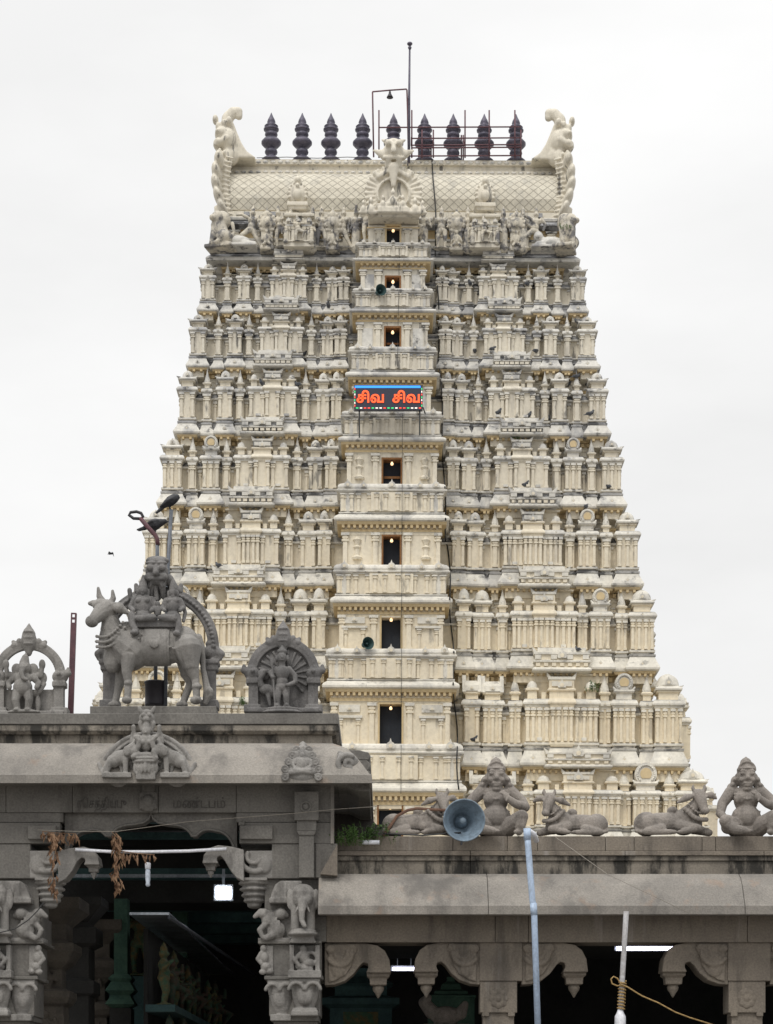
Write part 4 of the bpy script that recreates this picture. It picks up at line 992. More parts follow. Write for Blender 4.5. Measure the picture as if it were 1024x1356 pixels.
# ---------------- carvings on the eave
def lakshmi():
    q = PX(194, 1036, 26.5)
    pl = [(194 + 66 * math.cos(math.radians(a)), 1026 - 70 * math.sin(math.radians(a))) for a in range(10, 171, 8)]
    q.arc(194, 1032, 63, 12, 168, 3.6, 22, 26); q.arc(194, 1032, 57, 14, 166, 2.2, 20, 26)
    for k in range(14):
        a = math.radians(12 + k * 12); q.ell(194 + 40 * math.cos(a), 1032 - 40 * math.sin(a), 24, 16, 16, 6)
    q.box(140, 248, 1008, 1034, 18, 26)
    # lotus seat
    q.ell(194, 1018, 4, 18, 9, 14); q.ell(194, 1010, 3, 19, 4, 15); q.box(181, 207, 1024, 1034, -6, 16); q.ell(194, 1006, 2, 17, 3, 14)
    for k in range(7): q.ell(180 + k * 4.7, 1018, -9 + abs(k - 3) * 2, 2.6, 8, 2.5)
    # goddess
    q.ell(194, 983, 6, 10, 12, 8); q.ell(194, 1001, 4, 15, 5, 10); q.cap((184, 1000, 0), (178, 1004, -6), 4.5, 3.5); q.cap((204, 1000, 0), (208, 1006, -6), 4.5, 3.5); q.cap((205, 996, -4), (207, 1008, -6), 3.6, 3)
    q.ell(194, 968, 4, 6, 7.5, 6); q.cap((194, 962, 4), (194, 954, 5), 4.6, 2.5); q.ell(189, 984, -1, 3.6, 3.4, 3); q.ell(199, 984, -1, 3.6, 3.4, 3); q.ell(194, 971, -2, 1.4, 1.6, 1.4)
    for sx in (-1, 1):
        q.chain([(194 + sx * 10, 976, 6), (194 + sx * 17, 985, 4), (194 + sx * 13, 996, -3)], [3.6, 3, 2.6]); q.chain([(194 + sx * 10, 976, 8), (194 + sx * 17, 972, 8), (194 + sx * 17, 962, 6)], [3.4, 2.8, 3]); q.ell(194 + sx * 17, 980, 10, 6, 14, 4)
        # elephants
        c = lambda x: 194 + sx * (x - 194)
        q.ell(c(228), 1003, 6, 15, 10, 8, 12 * sx); q.ell(c(238), 1008, 6, 9, 9, 8); q.ell(c(216), 996, 3, 9, 9, 7); q.chain([(c(210), 996, 0), (c(204), 990, -2), (c(203), 982, -3), (c(208), 977, -3)], [4.5, 3.6, 3, 2.6])
        q.ell(c(219), 996, -4, 5, 7, 2); q.cap((c(209), 1000, -3), (c(205), 1001, -5), 1.6, 1); q.ell(c(214), 990, 2, 5, 5, 5)
        q.cap((c(221), 1006, 1), (c(221), 1023, 1), 4.2, 3.4); q.cap((c(228), 1008, 9), (c(226), 1023, 9), 4, 3.4); q.cap((c(242), 1010, 1), (c(246), 1023, 1), 4.6, 3.4); q.cap((c(244), 1008, 8), (c(252), 1024, 8), 4, 3)
        q.box(min(c(213), c(252)), max(c(213), c(252)), 1024, 1031, -4, 18); q.cap((c(252), 1024, 10), (c(258), 1010, 12), 4, 2.5); q.arc(c(236), 1022, 27, 90, 90, 2, 14, 1)
        q.cap((c(217), 1006, 10), (c(210), 1024, 12), 3, 3)
    # lion-faced capital above
    q.ell(194, 950, 12, 11, 9, 9); q.ell(194, 943, 12, 8, 5, 8); q.cap((186, 941, 11), (184, 936, 11), 3.5, 2.5); q.cap((202, 941, 11), (204, 936, 11), 3.5, 2.5); q.ell(190, 947, 4, 3, 3, 3); q.ell(198, 947, 4, 3, 3, 3); q.ell(194, 953, 3, 5, 3.5, 3); q.cap((186, 957, 10), (188, 966, 10), 4, 3); q.cap((202, 957, 10), (200, 966, 10), 4, 3)
    o = q.sculpt('goddess_relief', CARVED, .009, gate); o.location = (gx(194, 26.5), 26.45 - GY, Z(1036, 26.5))
lakshmi()
def crest_relief(px, py, k=1.0):
    q = PX(400, 1034, 26.5)
    for y, d, w_, h in ((1025, 0, 24, 11), (1013, 6, 20, 12), (1001, 14, 15, 11), (991, 25, 10, 9), (982, 36, 6, 6)): q.ell(400, y, d, w_, h, 6)
    q.cap((400, 984, 30), (400, 978, 36), 4, 3)
    for sx in (-1, 1):                                    # flame curls along the rim
        for k, (x, y, d) in enumerate(((22, 1030, -3), (22, 1019, 0), (18, 1008, 6), (13, 998, 14), (8, 989, 23))): q.arc(400 + sx * x, y, 4.2, 0, 360, 1.5, d - 3, 10); q.ell(400 + sx * x, y, d - 3, 2, 2, 2)
    # small seated figure in relief
    q.ell(400, 1012, 0, 8, 9, 5); q.ell(400, 1000, 8, 4.5, 5.5, 5); q.cap((400, 996, 10), (400, 990, 16), 4, 2); q.cap((386, 1024, -5), (412, 1021, -5), 4, 3.6); q.cap((414, 1024, -5), (390, 1021, -5), 3.6, 3.6)
    for sx in (-1, 1): q.chain([(400 + sx * 7, 1006, 2), (400 + sx * 12, 1013, -1), (400 + sx * 8, 1019, -5)], [2.6, 2.2, 2.2])
    o = q.sculpt('leaf_crest', CARVED, .008, gate, it=1); o.location = (gx(px, 26.5), 26.50 - GY, Z(py, 26.5))
    return o
crest_relief(400, 1034)
q = PX(464, 1028, 26.6); q.arc(460, 1012, 12, 60, 300, 4, -4, 14); q.arc(462, 1012, 5, 0, 300, 3, -4, 10); q.cap((466, 1020, -4), (486, 1026, -4), 4, 3); q.ell(452, 1002, 0, 6, 6, 5); q.ell(466, 1010, 2, 10, 10, 7); q.cap((450, 996, 6), (470, 1010, 0), 3.5, 3)
q.sculpt('corner_scroll', CARVED, .01, gate).location = (gx(464, 26.6), 26.62 - GY, Z(1028, 26.6))

# sloping dark wall behind the gate
m = MB([BLACKWALL]); D = 29.5
m.prism([(X(x, D) - X(470, D), Z(y, D)) for x, y in ((430, 1030), (452, 1036), (472, 1060), (497, 1090), (510, 1103), (526, 1108), (526, 1160), (430, 1160))], 0, .35, BLACKWALL)
o = m.build('sloping_wall', None, (X(470, D), D, 0)); tag(o, 'black streaked sloping wall end behind the gate pavilion', 'wall')

# ================================================================== FOREGROUND: LONG HALL (right)
RX = 1640
hall = thing('pillared_hall', 'long low brown granite hall with broad plain eave and bracketed columns', 'hall', (X(720, 27.2), 27.2, 0))
HX, HYY = hall.location.x, 27.2
ho = (HX, HYY)
D = 26.65
zl0, zl1, zt = Z(1211, D), Z(1199, D), Z(1157, D + .45)
a, b_ = X(421, D) - HX, X(RX + 60, D) - HX
m = MB([STONEL, STONEB])
for x0, x1 in ((a, X(647, D) - HX), (X(647, D) - HX, X(987, D) - HX), (X(987, D) - HX, b_)):
    m.rloft(x0 + .003, x1 - .003, -.02, 2.4, [(-.0, zl0 + .06, STONEB)], STONEB) if 0 else None
    pr = [(0, zl0 + .03), (.48, zl0 + .03), (.50, zl0), (.53, zl0), (.53, zl1), (.51, zl1 + .012), (.42, lerp(zl1, zt, .3)), (.32, lerp(zl1, zt, .6)), (.2, lerp(zl1, zt, .84)), (.05, zt), (-.1, zt + .004), (-.1, zl0 + .04)]
    vs = [(x0 + .003, -o - .02, zz) for o, zz in pr] + [(x1 - .003, -o - .02, zz) for o, zz in pr]; n = len(pr)
    m.add(vs, [tuple(range(n)), tuple(range(2 * n - 1, n - 1, -1))] + [(i, i + n, (i + 1) % n + n, (i + 1) % n) for i in range(n)], STONEL)
m.build('eave', hall, bevel=.006)
# parapet: plinth course, lip, stained frieze
m = MB([STONEB, STAINED])
Dp = 27.25
for x0, x1 in ((447, 600), (600, 672), (672, 712), (712, 802), (802, 840), (840, 930), (930, 948), (948, RX)):
    lbox(m, x0, x1, 1107, 1127, Dp, Dp + 1.2, STONEB, off=ho, gap=.003)
for x0, x1 in ((447, 623), (623, 828), (828, 1012), (1012, RX)):
    lbox(m, x0, x1, 1126.5, 1133, Dp - .06, Dp + 1.2, STONEB, off=ho, gap=.003)
    lbox(m, x0, x1, 1133, 1140, Dp - .03, Dp + 1.2, STAINED, off=ho, gap=.003)
    lbox(m, x0, x1, 1140, 1160, Dp + .0, Dp + 1.2, STAINED, off=ho, gap=.003)
m.build('parapet', hall, bevel=.006)
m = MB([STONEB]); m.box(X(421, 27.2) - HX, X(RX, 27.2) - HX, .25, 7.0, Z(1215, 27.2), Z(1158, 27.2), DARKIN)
m.build('roof_slab', hall)
# triangular block where the parapet meets the gate
m = MB([STONE, STONEB]); m.prism([(X(x, 27.0) - HX, Z(y, 27.0)) for x, y in ((418, 1117), (447, 1117), (447, 1162), (418, 1162))], -.2, .2, STONE); m.prism([(X(x, 26.9) - HX, Z(y, 26.9)) for x, y in ((424, 1158), (447, 1118), (447, 1160))], -.33, -.2, STONEB)
m.build('corner_block', hall, bevel=.006)
# beam
m = MB([STONEB])
for x0, x1 in ((432, 656), (656, 700), (700, 830), (830, 990), (990, RX)):
    lbox(m, x0, x1, 1211, 1248, 27.15, 27.75, STONEB, off=ho, gap=.003)
m.build('beam', hall, bevel=.006)
def column(px0, px1, left=True, right=True):
    r = bpy.data.objects.new('column', None); COL.objects.link(r); r.parent = hall
    c = (px0 + px1) / 2; r.location = (X(c, 27.2) - HX, 0, 0)
    oo = (X(c, 27.2), HYY); m = MB([STONEB])
    lbox(m, px0 - 1, px1 + 7, 1247.5, 1299, 27.2, 27.7, STONEB, off=oo)
    lbox(m, px0, px1, 1299, 1341, 27.22, 27.68, STONEB, off=oo); lbox(m, px0 + 4, px1 - 4, 1341, 1640, 27.26, 27.64, STONEB, off=oo)
    for q in (px0 + 3, px1 - 12): lbox(m, q, q + 9, 1340, 1346, 27.22, 27.5, STONEB, off=oo)
    m.build('shaft', r, bevel=.01)
    q = PX(c, 1322, 27.22)
    for k in range(8):
        a = k * PI / 4; q.ell(c + 8 * math.cos(a), 1322 - 9 * math.sin(a), 1, 5.5, 5.5, 3)
    q.ell(c, 1322, 0, 5, 5, 3); q.box(c - 13, c + 13, 1310, 1334, 1, 5)
    q.sculpt('lotus_relief', STONEB, .009, r).location = (0, .02, Z(1322, 27.22))
    if left: bracket(r, px0, 1248, 27.22, 1, 1.0, oo)
    if right: bracket(r, px1 + 6, 1248, 27.22, -1, 1.0, oo)
    return r
column(636, 685); column(965, 1014, True, True)
column(1296, 1345, True, True)
o = bracket(hall, 430, 1249, 27.22, -1, 1.0, ho)
# far walls and floor of the hall interior
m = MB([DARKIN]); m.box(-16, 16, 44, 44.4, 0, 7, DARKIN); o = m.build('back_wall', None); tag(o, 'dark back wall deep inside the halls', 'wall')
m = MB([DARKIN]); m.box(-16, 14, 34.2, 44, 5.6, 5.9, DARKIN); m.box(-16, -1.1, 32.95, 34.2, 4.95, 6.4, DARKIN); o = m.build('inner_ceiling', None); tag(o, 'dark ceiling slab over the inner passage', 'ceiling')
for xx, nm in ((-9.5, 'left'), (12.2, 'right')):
    m = MB([DARKIN]); m.box(xx, xx + .3, 28.2, 44, 0, 5.6, DARKIN); o = m.build('side_wall', None); tag(o, 'dark %s side wall closing the dark halls' % nm, 'wall')

# ================================================================== STATUES ON THE ROOFS
DS = 27.45
def recumbent(name, ax, mir, k, label):
    q = PX(0, 0, DS, mir, k)
    # photo pixels of the bull that lies facing right, about its base (890, 1106)
    E = lambda x, y, d, a, b, c, r=0: q.ell(x - 890, y - 1106, d, a, b, c, r)
    Cc = lambda pts, rs: q.chain([(x - 890, y - 1106, d) for x, y, d in pts], rs)
    E(877, 1089, 0, 34, 14.5, 15); E(854, 1090, 0, 17, 16.5, 16); E(904, 1088, 0, 18, 17, 15); E(889, 1072, 2, 7.5, 6, 6)
    Cc([(904, 1084, 0), (913, 1074, -3), (921, 1062, -5)], [15, 11.5, 7.5]); Cc([(922, 1053, -8), (925, 1062, -13), (928, 1073, -18)], [9, 7.6, 5.4]); E(929, 1075, -20, 6, 4.8, 4.6)
    E(917, 1090, -3, 11, 14, 11)
    Cc([(914, 1054, -12), (905, 1057, -14), (894, 1063, -13)], [3, 5.2, 1.8]); Cc([(930, 1053, -9), (938, 1053, -10), (945, 1057, -9)], [3, 4.8, 1.8])
    Cc([(917, 1048, -8), (914.5, 1044, -8), (915, 1040, -8)], [3.0, 2.4, 1.4]); Cc([(928, 1048, -8), (930.5, 1044, -8), (930, 1040, -8)], [3.2, 2.8, 1.6]); E(921, 1056, -13, 2.4, 1.8, 2); E(931, 1056, -13, 2, 1.8, 2)
    for j in range(9):
        t = j / 8; E(lerp(903, 931, t), lerp(1072, 1086, t) + 5 * math.sin(t * PI), -15.5 - 2 * math.sin(t * PI), 3.3, 3.3, 2.8)
    for j in range(8):
        t = j / 7; E(lerp(908, 930, t), lerp(1066, 1078, t) + 4 * math.sin(t * PI), -14 - 1 * math.sin(t * PI), 1.8, 1.8, 1.8)
    Cc([(898, 1094, -10), (920, 1098, -17)], [9, 6]); Cc([(920, 1098, -17), (900, 1102, -21)], [5, 4]); E(897, 1103, -21, 5, 3, 4); Cc([(918, 1096, 4), (936, 1102, -6)], [7, 5])
    E(860, 1092, -11, 17, 14, 8); Cc([(872, 1098, -16), (852, 1102, -18), (884, 1103, -21)], [7, 5, 3.6]); E(887, 1103, -21, 5, 3, 4)
    Cc([(842, 1090, -2), (840, 1100, -8), (852, 1104, -20)], [3, 2.6, 2.4])
    o = q.sculpt(name, CARVEDB, .009, None, it=1); o.location = (X(ax, DS), DS, Z(1107.5, DS)); tag(o, label, 'bull statue', 'reclining bull statues on the hall roof')
    return o
recumbent('reclining_bull_statue', 555, False, .93, 'reclining stone bull with a strap, head right beside the big blue-grey horn')
recumbent('reclining_bull_statue', 757, True, .92, 'reclining stone bull facing left, right of the pale blue pipe top')
recumbent('reclining_bull_statue', 892, False, 1.0, 'reclining stone bull facing right, between bull and guardian at the roof right end')
def guardian(px, mir, label, k=1.0, open_arm=True):
    q = PX(988, 1108, DS, mir, k)
    E, C = q.ell, q.chain
    E(988, 1060, 0, 16.5, 17, 12); E(988, 1049, 1, 21, 7, 10); E(979, 1058, -9, 9, 8, 5); E(997, 1058, -9, 9, 8, 5); E(988, 1083, -2, 20, 17, 17); E(988, 1100, 2, 24, 11, 17)
    C([(988, 1050, 0), (988, 1040, -1)], [9, 9]); E(988, 1029, -1, 13.5, 16, 13); E(988, 1038, -5, 9, 7, 9); C([(988, 1020, 0), (988, 1011, 1), (988, 1003, 1)], [12.5, 8, 1.5]); q.arc(988, 1021, 11, 0, 180, 1.6, -8, 14)
    E(988, 1019, -4, 13, 3, 10)
    for sx in (-1, 1):
        c = lambda x: 988 + sx * (x - 988)
        E(c(1002), 1035, 3, 6, 8, 7); E(c(1006), 1043, 3, 7, 7, 7); E(c(1010), 1050, 3, 6, 6, 6)
        for jj in range(3): E(c(1003 + 3.5 * jj), 1033 + 7 * jj, -4, 3, 3, 3)
        E(c(994), 1026, -12.5, 4, 2.2, 2); E(c(994), 1022.5, -12, 5, 1.3, 2); E(c(1001), 1030, -2, 2.5, 5, 3); E(c(995), 1034, -10.5, 4, 3.5, 3)
    C([(988, 1025, -12), (988, 1032, -15)], [1.6, 3]); E(988, 1033.5, -14, 4, 2.2, 2.5); E(988, 1039, -12.5, 6, 1.7, 2.5); E(988, 1042, -12, 5, 1.7, 2.5); E(988, 1046, -8, 6, 3.5, 5)
    if open_arm:
        C([(968, 1049, 1), (957, 1064, 0), (953, 1078, -6)], [8.5, 7, 6]); C([(953, 1078, -6), (957, 1085, -14), (965, 1092, -22)], [6, 5, 4.5])
        for jj in range(4): q.cap((963 + jj * 2.4, 1090 + jj, -23), (968 + jj * 2.6, 1096 - jj * .4, -27), 1.7, 1.3)
        q.cap((960, 1088, -20), (967, 1087, -24), 1.7, 1.3)
    else:
        C([(968, 1049, 1), (956, 1060, 2), (950, 1074, 0)], [8.5, 7.5, 6.5]); C([(950, 1074, 0), (958, 1084, -12)], [6, 5]); E(961, 1087, -14, 5, 6, 4)
        for jj in range(4): q.cap((958 + jj * 2.4, 1089, -16), (958 + jj * 2.6, 1096, -17), 1.6, 1.2)
    C([(1008, 1049, 1), (1021, 1060, -2), (1026, 1070, -8)], [8.5, 7, 6.5]); C([(1026, 1070, -8), (1013, 1067, -17), (1002, 1060, -21)], [6.5, 5.5, 4.5]); E(1000, 1058, -21, 5, 5.5, 4)
    for jj in range(4): q.cap((1001 - jj * 2, 1056 - jj * .6, -22), (997 - jj * 1.6, 1050 + jj * .8, -21), 1.7, 1.3)
    q.cap((1003, 1058, -23), (1000, 1064, -25), 1.8, 1.3)
    C([(976, 1098, -2), (962, 1093, -20), (957, 1091, -27)], [13, 11, 9]); C([(957, 1092, -27), (968, 1102, -30), (982, 1104, -32)], [8, 7, 5]); q.ell(986, 1105, -33, 6, 3, 4)
    C([(1000, 1099, -2), (1014, 1090, -18), (1020, 1085, -24)], [13, 11, 9.5]); C([(1020, 1086, -24), (1019, 1096, -26), (1017, 1104, -24)], [9, 7, 5.5]); C([(1017, 1105, -26), (1012, 1106, -34)], [4, 3]); q.arc(1018, 1099, 5, 0, 360, 1.5, -26, 8)
    q.ell(962, 1098, -18, 10, 9, 14)
    for jj in range(9): q.ell(lerp(972, 1004, jj / 8), 1053 + 7 * math.sin(jj / 8 * PI), -10.5 - 2 * math.sin(jj / 8 * PI), 1.8, 1.8, 1.8)
    q.arc(988, 1073, 17, 190, 350, 1.4, -9, 16)
    o = q.sculpt('guardian_statue', CARVEDB, .0095, None, it=1); o.location = (X(px, DS), DS, Z(1108, DS)); tag(o, label, 'statue', 'squatting guardian statues on the hall roof')
guardian(657, False, 'squatting pot-bellied stone guardian with folded arm, just right of the big blue-grey horn', 1.0, False)
guardian(988, False, 'squatting pot-bellied stone guardian with hand on knee, at the right end of the roof')

DA = 27.6
def kirti(q, x, y, k=1.0, horns=True):
    """lion mask"""
    q.ell(x, y, 0, 12 * k, 11 * k, 9 * k); q.ell(x, y + 9 * k, -2, 10 * k, 7 * k, 8 * k); q.ell(x, y - 9 * k, 0, 9 * k, 6 * k, 8 * k)
    for sx in (-1, 1):
        q.ell(x + sx * 6 * k, y - 2 * k, -8 * k, 4 * k, 3.6 * k, 3 * k); q.ell(x + sx * 6 * k, y - 7 * k, -7 * k, 5.5 * k, 2 * k, 3 * k); q.ell(x + sx * 7 * k, y + 7 * k, -6 * k, 5 * k, 4.5 * k, 4 * k); horns and q.cap((x + sx * 10 * k, y - 9 * k, 0), (x + sx * 14 * k, y - 15 * k, 1), 4 * k, 1.5 * k); q.cap((x + sx * 5 * k, y + 11 * k, -6 * k), (x + sx * 5.5 * k, y + 17 * k, -6 * k), 2 * k, .8 * k)
    q.cap((x, y - 3 * k, -8 * k), (x, y + 4 * k, -11 * k), 2 * k, 3.4 * k); q.cap((x - 7 * k, y + 9 * k, -8 * k), (x + 7 * k, y + 9 * k, -8 * k), 2.4 * k, 2.4 * k)
# --- bull carrying the divine couple
grp = thing('bull_statue', 'large grey stone standing bull carrying a crowned couple under an arch on gate roof', 'statue', (X(205, DA), DA, Z(935, DA)))
q = PX(205, 935, DA); E, C = q.ell, q.chain
E(212, 856, 0, 45, 24.5, 20); E(180, 856, 0, 25, 28, 20); E(243, 855, 0, 22, 26, 19); E(169, 834, 0, 14, 11, 10); q.box(192, 232, 833, 842, -10, 10); E(212, 863, 0, 36, 18, 17)
C([(172, 862, 0), (156, 850, -2), (149, 835, -4), (146, 818, -5)], [27, 21, 15.5, 10.5]); E(150, 872, -2, 13, 20, 12)
C([(143, 809, -8), (136, 814, -14), (127, 826, -22)], [13.5, 11, 7.5]); E(125, 828, -22, 9, 8, 8); E(134, 803, -8, 11, 8, 9); C([(138, 799, -8), (133, 792, -9), (131.5, 781, -9)], [4.6, 4, 2]); C([(148, 799, -6), (151, 794, -6), (150, 784, -6)], [4.4, 3.8, 2])
C([(151, 805, -14), (160, 809, -17), (173, 816, -15)], [4.5, 7.5, 2]); C([(131, 800, -6), (124, 800, -4), (120, 800, -4)], [4, 4.5, 3]); E(138, 806, -18, 3, 2.4, 2.5); E(121, 824, -26, 2, 1.6, 2)
for kx in range(3):
    for j in range(11):
        t = j / 10; E(lerp(131 - kx * .0, 165 + kx * 2, t), lerp(851, 832, t) + 9 * math.sin(t * PI) + kx * 6.5 - 4, -19 - 4 * math.sin(t * PI) + (3 if t > .8 else 0) + kx, 2.3 if kx != 1 else 3, 2.3, 2.2)
C([(173, 872, -14), (170, 893, -16), (172, 906, -15), (171, 926, -14)], [12, 7, 5, 4.8]); E(170, 930, -15, 7, 5, 7); E(172, 908, -16, 6, 4.5, 6)
C([(163, 872, 14), (157, 900, 15), (154, 914, 14), (151, 928, 14)], [11, 7, 5, 4.8]); E(149, 931, 13, 8, 5, 8)
C([(250, 862, -12), (254, 884, -14), (260, 902, -12), (262, 926, -13)], [19, 11.5, 5.4, 4.8]); E(261, 930, -14, 8, 5.5, 8); E(262, 912, -13, 7, 4.5, 6.6)
C([(246, 866, 12), (247, 888, 14), (251, 902, 14), (242, 926, 14)], [16, 10, 5.4, 4.8]); E(240, 931, 13, 8, 5, 8)
C([(263, 844, 0), (268, 858, 1), (269, 885, 0), (273, 905, 0), (276, 920, 0)], [5, 4, 3.6, 4.5, 6]); C([(276, 916, 0), (272, 930, 0)], [7, 4])
q.mb.tube([q.p(189.5, 856.5, 0), q.p(226, 856.5, 0)], 24.9 * q.s, 40, flat=.87); q.mb.tube([q.p(193, 856.5, 0), q.p(222.5, 856.5, 0)], 25.6 * q.s, 40, flat=.88)
for kx in range(9): q.ell(228 + kx * 4, 861 + (kx % 2) * 2, -20.3 + kx * .2, 2.2, 1.4, 1.5)
for kx in range(7): q.ell(190 - kx * 3.5, 845 + kx * 5 - (kx > 4) * 2, -21, 1.6, 1.6, 1.4)
q.ell(207, 858, -24, 6, 6, 2)
q.sculpt('bull', CARVED, .009, grp, it=1).location = (0, 0, 0)
q = PX(205, 935, DA); E, C = q.ell, q.chain
def seated(x, k, cx):
    E(x, 803, -6, 13 * k, 15 * k, 9 * k); E(x, 817, -6, 12 * k, 8 * k, 10 * k); E(x, 784 + (1 - k) * 14, -7, 6.5 * k, 7.5 * k, 6.5 * k); C([(x, 779 + (1 - k) * 14, -6), (x, 773 + (1 - k) * 16, -6), (x, 764 + (1 - k) * 22, -6)], [6.5 * k, 5 * k, 1.6 * k])
    E(x, 786 + (1 - k) * 14, -13.5 * k, 1.5, 2, 1.4); E(x, 789.5 + (1 - k) * 14, -13 * k, 2.6, .9, 1)
    for sx in (-1, 1):
        C([(x + sx * 11 * k, 795 + (1 - k) * 8, -6), (x + sx * 17 * k, 806, -7), (x + sx * 12 * k, 812, -15)], [4.4 * k, 3.6 * k, 3.2 * k]); E(x + sx * 5.5 * k, 798, -13 * k, 4.5 * k, 4 * k, 3.4 * k); E(x + sx * 7 * k, 786 + (1 - k) * 14, -6, 2.2, 5, 2.5)
    C([(x - 8 * k, 820, -8), (x + 14 * cx * k, 822, -17), (x - 4 * cx * k, 824, -19)], [6, 5.2, 4])
E(190, 806, 2, 2, 2, 2)
seated(190.5, 1.0, 1); seated(230, .84, -1)
C([(180, 796, 0), (173, 792, -1), (172, 782, -2)], [3.6, 3, 3.2]); C([(201, 796, 0), (208, 794, -1), (207, 783, -2), (207, 776, -2)], [3.6, 3, 3, 3.6]); C([(241, 800, -2), (246, 812, -5), (244, 824, -8)], [3, 2.6, 2.4])
C([(176, 818, -14), (178, 832, -18), (183, 841, -20)], [5.5, 4.6, 4.2]); E(181, 843, -23, 6, 4, 6); C([(236, 820, -14), (239, 832, -18), (237, 842, -20)], [5, 4.2, 4]); E(236, 844, -23, 5, 4, 6); E(210, 812, -10, 5, 8, 5); E(210, 802, -10, 3.5, 4, 3.5)
C([(184, 823, -19), (206, 822, -19)], [4, 3.4]); C([(214, 822, -19), (232, 822, -19)], [3.4, 4])
q.box(178, 236, 825, 834, -16, 12)
q.sculpt('seated_couple', CARVEDD, .0085, grp, it=1).location = (0, 0, 0)
q = PX(205, 935, DA); E, C = q.ell, q.chain
q.arc(208, 852, 73, -2, 182, 7.5, 24, 40); q.arc(208, 852, 78.5, 0, 180, 2.2, 20, 56); q.arc(208, 852, 67.5, 0, 180, 2, 19, 56); q.arc(208, 852, 73, 0, 180, 0, 16, 40, bead=2.4)
for x0, x1, mx in ((134, 152, 127), (268, 284, 286)):
    q.box(x0, x1, 884, 935, 16, 34); q.box(x0 - 4, x1 + 4, 924, 935, 12, 38); q.box(x0 - 3, x1 + 3, 876, 884, 14, 36); q.box(x0 - 5, x1 + 5, 870, 876, 12, 38)
    sx = -1 if x0 < 200 else 1
    cx_ = (x0 + x1) / 2; E(cx_ + sx * 2, 860, 22, 12, 10, 11); C([(cx_ + sx * 8, 858, 20), (cx_ + sx * 15, 862, 18), (cx_ + sx * 14, 868, 18)], [7, 5.5, 3.5]); E(cx_ + sx * 6, 853, 13, 3, 3, 3); E(cx_ + sx * 1, 848, 22, 7, 5, 7); C([(cx_ + sx * 9, 866, 18), (cx_ + sx * 4, 870, 16)], [3, 3])
q.sculpt('arch', CARVEDD, .0105, grp, it=1).location = (0, 0, 0)
q = PX(205, 935, DA); kirti(q, 208, 757, 1.3, False); q.box(196, 220, 738, 752, 2, 16); q.cap((208, 770, 10), (208, 782, 14), 12, 8); q.ell(208, 741, 6, 16, 6, 11)
for sx in (-1, 1): q.chain([(208 + sx * 14, 764, 12), (208 + sx * 22, 776, 18), (208 + sx * 28, 778, 20), (208 + sx * 30, 770, 20)], [7, 6, 5, 3]); q.cap((208 + sx * 7, 776, -2), (208 + sx * 8, 790, 4), 5, 3)
q.ell(208, 784, 10, 6, 10, 6)
q.sculpt('lion_mask', CARVEDD, .009, grp, it=1).location = (0, 0, 0)

def arched_shrine(cx, base, k, back, label, name):
    g = thing(name, label, 'statue', (X(cx, DA), DA, Z(base, DA)))
    q = PX(cx, base, DA); E, C = q.ell, q.chain
    sp = base - 52 * k; R_ = 42 * k
    q.arc(cx, sp, R_, -2, 182, 6.4 * k, 8, 34); q.arc(cx, sp, R_ + 4.5, 0, 180, 1.7, 4, 44); q.arc(cx, sp, R_ - 5, 0, 180, 0, 4, 34, bead=1.9)
    for sx in (-1, 1):
        c = lambda x: cx + sx * x
        q.box(min(c(33), c(46)), max(c(33), c(46)), base - 38 * k, base, 2, 16); q.box(min(c(29), c(52)), max(c(29), c(52)), base - 10, base, -3, 20); q.box(min(c(31), c(49)), max(c(31), c(49)), base - 45 * k, base - 38 * k, -1, 18)
        E(c(41), base - 52 * k, 6, 11, 9, 9); C([(c(46), base - 54 * k, 4), (c(52), base - 56 * k, 4), (c(52), base - 62 * k, 4)], [6, 4.5, 2.5]); E(c(42), base - 60 * k, 6, 6, 4, 6); E(c(40), base - 54 * k, -3, 3, 3, 3)
        C([(c(8), sp - R_ - 2, 6), (c(17), sp - R_ + 1, 6), (c(21), sp - R_ - 4, 6)], [5, 5, 3]); E(c(13), sp - R_ - 4, 4, 4, 5, 4); E(c(20), sp - R_ + 1, 3, 4, 4, 3)
    E(cx, sp - R_ - 6, 2, 10, 18, 8); C([(cx, sp - R_ - 15, 3), (cx, sp - R_ - 28, 4)], [9, .9]); E(cx, sp - R_ + 8, 2, 5, 8, 5)
    for jj in range(3): E(cx, sp - R_ - 16 + jj * 8, -3, 7, 2, 4)
    q.box(cx - 47, cx + 47, base - 5, base + 1, -6, 20)
    if back: q.box(cx - 36, cx + 36, sp, base, 9, 16); E(cx, sp + 2, 10, 37, 38, 5)
    else: q.box(cx - 36, cx + 36, base - 36 * k, base, 9, 16)
    q.sculpt('arch', CARVEDD if back else CARVED, .0105, g, it=1).location = (0, 0, 0)
    return g
